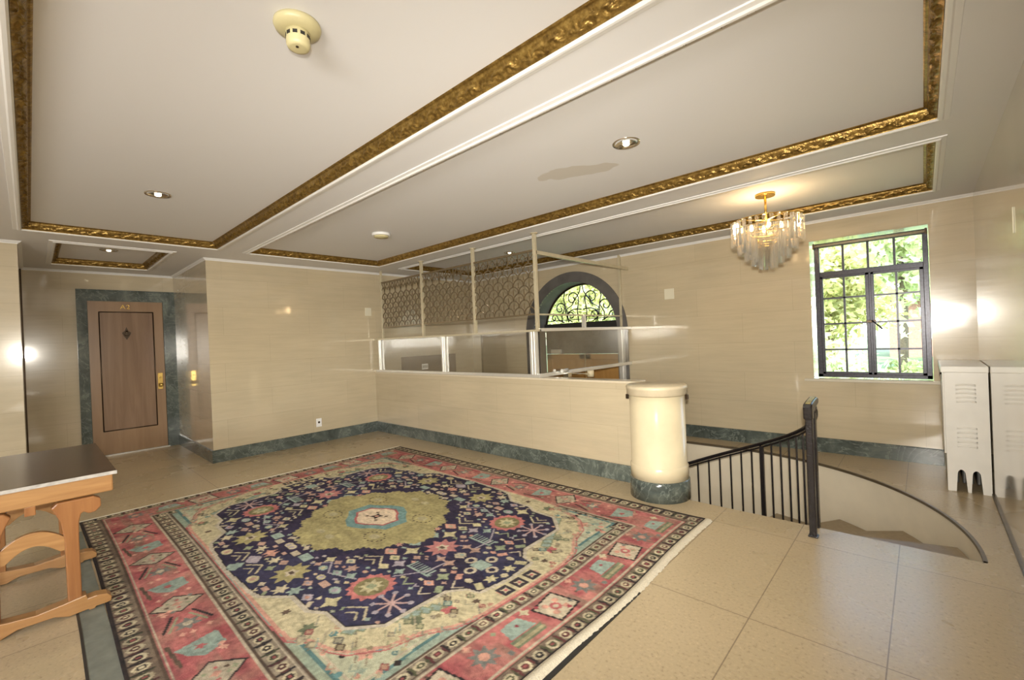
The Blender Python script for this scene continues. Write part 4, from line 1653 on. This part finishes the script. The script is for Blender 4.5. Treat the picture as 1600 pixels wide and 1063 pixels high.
def combx(u, v, su, sv):
    for q in range(8):
        line((u - .10 + .028 * q, v - .035), (u - .10 + .028 * q, v + .035), .012, AQUA)
    line((u - .11, v - .04), (u + .11, v - .04), .012, AQUA)
    occ.append((u, v, .10))


four(combx, 1.06, .27)


def hook(u, v, su, sv):
    pline([(u - su * .09, v), (u, v - sv * .07), (u + su * .09, v)], .014, CREAM * .9, False)
    pline([(u - su * .05, v + sv * .03), (u, v - sv * .01), (u + su * .05, v + sv * .03)], .012, CREAM * .8, False)
    occ.append((u, v, .085))


four(hook, 1.18, .80)
four(hook, .70, .42)
four(hook, .14, 1.02)
# pale vine lines
for su in (-1, 1):
    for sv in (-1, 1):
        pline([(C0[0] + su * a, C0[1] + sv * b_) for a, b_ in ((1.0, .45), (1.12, .28), (1.12, .12), (1.0, .10))], .012, LAV, False)
        pline([(C0[0] + su * a, C0[1] + sv * b_) for a, b_ in ((.84, .62), (.62, .70), (.5, .62), (.40, .72))], .012, LAV, False)
# scattered small motifs, mirrored in the four quarters
cols = [CREAM, BEIGE, PINK, AQUA, SAGE, LAV, YEL, hx(190, 150, 130), BEIGE * .9]
for q in range(9000):
    a, b_ = rng.rand() * 1.56, rng.rand() * 1.12
    r_ = [.060, .046, .034, .023][min(3, q // 1400)] * (.8 + .4 * rng.rand())
    if free(C0[0] + a, C0[1] + b_, r_ * .78) and free(C0[0] - a, C0[1] - b_, r_ * .78):
        kind = rng.randint(7)
        c1_, c2_ = cols[rng.randint(len(cols))], cols[rng.randint(len(cols))]
        rot = rng.choice([0, .5, -.5, .9])
        for su in (-1, 1):
            for sv in (-1, 1):
                u, v = C0[0] + su * a, C0[1] + sv * b_
                if kind == 0:
                    diamond((u, v), r_, r_ * .75, c1_)
                elif kind == 1:
                    rect((u, v), r_ * .85, r_ * .5, c1_, None, rot * su * sv)
                elif kind == 2:
                    star((u, v), r_, 4, c1_, .5)
                elif kind == 3:
                    star((u, v), r_, 6, c1_, .5)
                elif kind == 4:
                    disc((u, v), r_ * .8, c1_, r_ * .55)
                    disc((u, v), r_ * .35, c2_)
                elif kind == 5:
                    diamond((u, v), r_, r_ * .7, c1_)
                    diamond((u, v), r_ * .45, r_ * .3, c2_ * .8)
                else:
                    pline([(u - su * r_ * .8, v - sv * r_ * .5), (u, v + sv * r_ * .5), (u + su * r_ * .8, v - sv * r_ * .3)], .012, c1_, False)
                occ.append((u, v, r_))
# olive stepped centre with combed edge
P = mirror(OC)
Q = []
for k in range(len(P)):
    (x0, y0), (x1, y1) = P[k], P[(k + 1) % len(P)]
    L = math.hypot(x1 - x0, y1 - y0)
    if L < 1e-6:
        continue
    m_ = max(2, int(L / .022))
    for i in range(m_):
        t = i / m_
        o_ = .020 if i % 2 else -.006
        x, y = x0 + (x1 - x0) * t, y0 + (y1 - y0) * t
        rr = math.hypot(x - C0[0], y - C0[1])
        Q.append((x + (x - C0[0]) / rr * o_, y + (y - C0[1]) / rr * o_))
fill(Q, OLIVE)
sl, ins = pmask(P)
on = vnoise(30, 50, 9)[sl]
tmp = img[sl]
tmp[ins] = (OLIVE * (.85 + .35 * on[..., None]))[ins]
img[sl] = tmp
for su in (-1, 1):
    for sv in (-1, 1):
        c = (C0[0] + su * .36, C0[1] + sv * .22)
        for q in range(14):
            a = q * 2 * PI / 14
            disc((c[0] + .10 * math.cos(a), c[1] + .07 * math.sin(a)), .009, BROWN * .8)
        disc(c, .05, YEL * .75, .035)
        disc((C0[0] + su * .08, C0[1] + sv * .45), .05, YEL * .8, .03)
B = [(0, .27), (.13, .22), (.20, .16), (.31, .10), (.31, 0)]
fill(mirror(B), TEAL * .75 + AQUA * .2)
fill(mirror(B, .74, .72), ROSE * .9)
fill(mirror(B, .66, .64), hx(225, 200, 165))
for a in range(4):
    star((C0[0] + .10 * math.cos(PI / 4 + a * PI / 2), C0[1] + .07 * math.sin(PI / 4 + a * PI / 2)), .022, 4, BROWN)
star(C0, .065, 4, DARK, .45, PI / 4)
disc(C0, .018, PINK)

# fade and wear
wear = .90 + .22 * (vnoise(50, 70, 11) * .5 + vnoise(130, 110, 12) * .5)
img *= wear[..., None]
grey = img.mean(axis=2, keepdims=True)
fl = vnoise(300, 240, 13)[..., None] - .5
f2_ = vnoise(90, 160, 14)[..., None] - .5
img = img * .78 + grey * .22
img = img * (1 + .45 * fl + .25 * f2_) + np.array([.02, .012, .004]) * f2_
big = vnoise(5, 7, 15)[..., None]
img = img * (.86 + .2 * big) + .012
img = np.clip(img * .92, .01, 1)

gu = np.arange(NU + 1) * RU / NU
gv = np.arange(NV + 1) * RV / NV
GU, GV = np.meshgrid(gu, gv, indexing='ij')
ripple = .0016 * np.sin(GU * 5.1) * np.sin(GV * 3.3) + .0008 * np.sin(GU * 17) * np.sin(GV * 13)
xw = .010 * np.sin(GV * 4.0) * (GU / RU) - .006 * np.sin(GV * 2.2)
co_ = np.stack([RX + GU + xw, RY + GV + .012 * np.sin(GU * 1.4), .0125 + ripple], axis=-1).reshape(-1, 3)
idx = np.arange((NU + 1) * (NV + 1)).reshape(NU + 1, NV + 1)
quads = np.stack([idx[:-1, :-1], idx[1:, :-1], idx[1:, 1:], idx[:-1, 1:]], axis=-1).reshape(-1, 4)
# turned-down rim
rim = np.concatenate([idx[:-1, 0], idx[-1, :-1], idx[:0:-1, -1], idx[0, :0:-1]])
low = co_[rim].copy()
low[:, 2] = .001
nb = len(co_)
co_all = np.concatenate([co_, low])
R_ = len(rim)
kk = np.arange(R_)
side = np.stack([rim, rim[(kk + 1) % R_], nb + (kk + 1) % R_, nb + kk], axis=-1)[:, ::-1]
quads = np.concatenate([quads, side])
me = bpy.data.meshes.new('oriental_rug')
me.vertices.add(len(co_all))
me.vertices.foreach_set('co', co_all.ravel())
me.loops.add(quads.size)
me.loops.foreach_set('vertex_index', quads.ravel().astype(np.int32))
me.polygons.add(len(quads))
me.polygons.foreach_set('loop_start', np.arange(0, quads.size, 4, dtype=np.int32))
me.update(calc_edges=True)
ca = me.color_attributes.new('weave', 'FLOAT_COLOR', 'POINT')
pc = np.zeros((NU + 1, NV + 1, 4))
pad_ = np.pad(img, ((0, 1), (0, 1), (0, 0)), mode='edge')
pc[..., :3] = np.clip(pad_, 0, 1)
pc[..., 3] = 1
pc = pc.reshape(-1, 4)
ca.data.foreach_set('color', np.concatenate([pc, pc[rim]]).ravel())
mt, nt, bs = nmat('woven_wool_pile')
at = N(nt, 'ShaderNodeAttribute', attribute_name='weave')
tc = N(nt, 'ShaderNodeTexCoord')
no = N(nt, 'ShaderNodeTexNoise', i_Scale=260.0, i_Detail=3.0)
nt.links.new(tc.outputs['Object'], no.inputs['Vector'])
r = ramp(nt, no.outputs[0], [(.3, (.75, .75, .75)), (.7, (1.2, 1.2, 1.2))])
mx = N(nt, 'ShaderNodeMixRGB', blend_type='MULTIPLY', i_0=1.0)
nt.links.new(at.outputs['Color'], mx.inputs[1])
nt.links.new(r.outputs[0], mx.inputs[2])
nt.links.new(mx.outputs[0], bs.inputs['Base Color'])
bs.inputs['Roughness'].default_value = .95
bs.inputs['Specular IOR Level'].default_value = .15
bp = N(nt, 'ShaderNodeBump', i_Strength=.35, i_Distance=.003)
nt.links.new(no.outputs[0], bp.inputs['Height'])
nt.links.new(bp.outputs[0], bs.inputs['Normal'])
me.materials.append(mt)
pile = bpy.data.objects.new('pile', me)
COL.objects.link(pile)
rg = thing('oriental_rug', 'large faded oriental rug with navy medallion field and rose border', 'rug', (RX + RU / 2, RY + RV / 2, 0))
pile.parent = rg
pile.matrix_parent_inverse = rg.matrix_basis.inverted()


def fringe(xe, wdt, sgn):
    g = MB()
    m_ = 260
    vs, fs = [], []
    rr = random.Random(3)
    for i in range(m_ + 1):
        v = RV * i / m_
        g0 = xe + (.010 * math.sin(v * 4.0) if sgn > 0 else 0) - .006 * math.sin(v * 2.2)
        w = wdt * (1 + .25 * (rr.random() - .5))
        y = RY + v + (.012 * math.sin(RU * 1.4) if sgn > 0 else 0)
        vs += [(g0 - sgn * .012, y, .002), (g0 - sgn * .012, y, .0165), (g0 + sgn * w * .6, y, .015), (g0 + sgn * w, y, .002)]
    for i in range(m_):
        for j in range(3):
            fs.append((4 * i + j, 4 * i + 4 + j, 4 * i + 5 + j, 4 * i + 1 + j))
    g.add(vs, fs, True)
    g.build('fringe', M['fringe'], rg, label='cream fringed end')


fringe(RX + RU, .040, 1)
fringe(RX, .028, -1)
# underlay peeping out along the table side and along the near end
up_ = thing('rug_underlay', 'grey-green underlay strip showing beside the rug near the table', 'rug pad', (-3.9, .2, 0))
b = MB()
b.prism([(-5.35, .20), (-4.9, .165), (-4.2, .15), (-3.4, .15), (-2.3, .135), (-2.3, .261), (-5.35, .261)], 'z', .001, .0045)
b.build('felt', M['pad'], up_)
b = MB()
b.prism([(-5.36, .19), (-4.9, .155), (-4.2, .14), (-3.4, .14), (-2.3, .125), (-2.3, .136), (-3.4, .151), (-4.2, .151), (-4.9, .166), (-5.35, .201)], 'z', .001, .007)
b.box((-1.268, .45, .001), (-1.243, 2.35, .006))
b.build('binding', M['dark'], up_)

# ------------------------------------------------------------------ garden outside
gz = -.35
struct(tag(box('lawn', (-60, 6.8, gz - .2), (60, 90, gz), M['lawn']), 'green lawn outside the windows', 'lawn'))
del bpy.data.objects['lawn']['category']


def foliage(cx, cy, cz, rx_, ry_, rz_, n_, size, mat, name, parent, seed, hollow=.45):
    r = np.random.RandomState(seed)
    th, ph = r.rand(n_) * 2 * PI, np.arccos(2 * r.rand(n_) - 1)
    rad = (hollow + (1 - hollow) * r.rand(n_)) * (.75 + .35 * np.sin(th * 3 + seed) * np.sin(ph * 4))
    P = np.stack([cx + rx_ * rad * np.sin(ph) * np.cos(th), cy + ry_ * rad * np.sin(ph) * np.sin(th), cz + rz_ * rad * np.cos(ph)], 1)
    a = r.randn(n_, 3)
    a /= np.linalg.norm(a, axis=1)[:, None]
    t = r.randn(n_, 3)
    b_ = np.cross(a, t)
    b_ /= np.linalg.norm(b_, axis=1)[:, None]
    s = size * (.6 + .8 * r.rand(n_))[:, None]
    vs_ = np.stack([P - a * s, P + b_ * s * .45, P + a * s, P - b_ * s * .45], 1).reshape(-1, 3)
    me_ = bpy.data.meshes.new(name)
    me_.from_pydata(vs_.tolist(), [], (np.arange(n_ * 4).reshape(-1, 4)).tolist())
    me_.materials.append(mat)
    o_ = bpy.data.objects.new(name, me_)
    COL.objects.link(o_)
    if parent:
        o_.parent = parent
        o_.matrix_parent_inverse = parent.matrix_basis.inverted()
    return o_


def tree(x, y, h, rx_, rz_, mat, seed, label, n_=6500, size=.105):
    t = thing('garden_tree', label, 'tree', (x, y, gz), 'trees in the garden')
    MB().tube([(x, y, gz), (x + .1, y, gz + h * .35), (x - .05, y + .1, gz + h * .75)], [.16, .12, .06], 10).build('trunk', M['bark'], t)
    foliage(x, y, gz + h * .62, rx_, rx_, rz_, n_, size, mat, 'foliage', t, seed)
    return t


tree(-1.9, 14.0, 4.6, 1.7, 2.0, M['leaf1'], 1, 'yellow-green tree filling the left window panes')
tree(1.7, 16.2, 5.2, 1.9, 2.2, M['leaf2'], 2, 'mid-green tree behind the upper right window panes')
tree(-.6, 22.0, 8.0, 3.2, 3.6, M['leaf3'], 3, 'pale green tall tree centred beyond the casement window', 6000, .17)
tree(-8.2, 12.5, 5.2, 2.0, 2.2, M['leaf1'], 4, 'yellow-green tree seen through the left half of the fanlight')
tree(-11.5, 15.5, 6.5, 2.8, 3.0, M['leaf3'], 5, 'pale green tree seen beyond the left part of the fanlight')
tree(-8.0, 21.8, 6.0, 2.2, 2.6, M['leaf2'], 6, 'mid-green tree seen through the right part of the fanlight')
tree(4.5, 26.0, 8.5, 3.6, 4.0, M['leaf2'], 8, 'large mid-green tree at the far right of the garden', 3600, .26)
tree(-5.0, 27.0, 9.0, 4.0, 4.2, M['leaf1'], 9, 'large yellow-green tree far across the lawn', 3600, .28)


def bush(x, y, r_, hz, mat, seed, label):
    o_ = foliage(x, y, gz + hz * .5, r_, r_, hz * .62, 2600, .075, mat, 'garden_bush', None, seed, .3)
    tag(o_, label, 'bush', 'bushes under the window')
    return o_


bush(-.95, 8.9, .75, 1.5, M['leaf3'], 21, 'pale leafy bush behind the lower left window panes')
bush(-1.75, 10.6, 1.0, 1.9, M['leaf1'], 22, 'yellow-green bush left of the pale bush outside')
bush(-.2, 11.8, .6, 1.1, M['leaf2'], 23, 'low mid-green bush near the middle of the window')
hs = thing('brick_house', 'small brick neighbour house far behind the lawn', 'house', (.4, 34, gz))
MB().box((-1.4, 32, gz), (2.4, 38, 2.7)).build('wall', M['brick'], hs)
MB().prism([(-1.8, 2.7), (2.8, 2.7), (.5, 4.3)], 'y', 31.7, 38.3).build('roof', M['slate'], hs)
MB().box((.2, 31.96, .6), (1.0, 32.02, 1.8)).build('window', M['white'], hs)
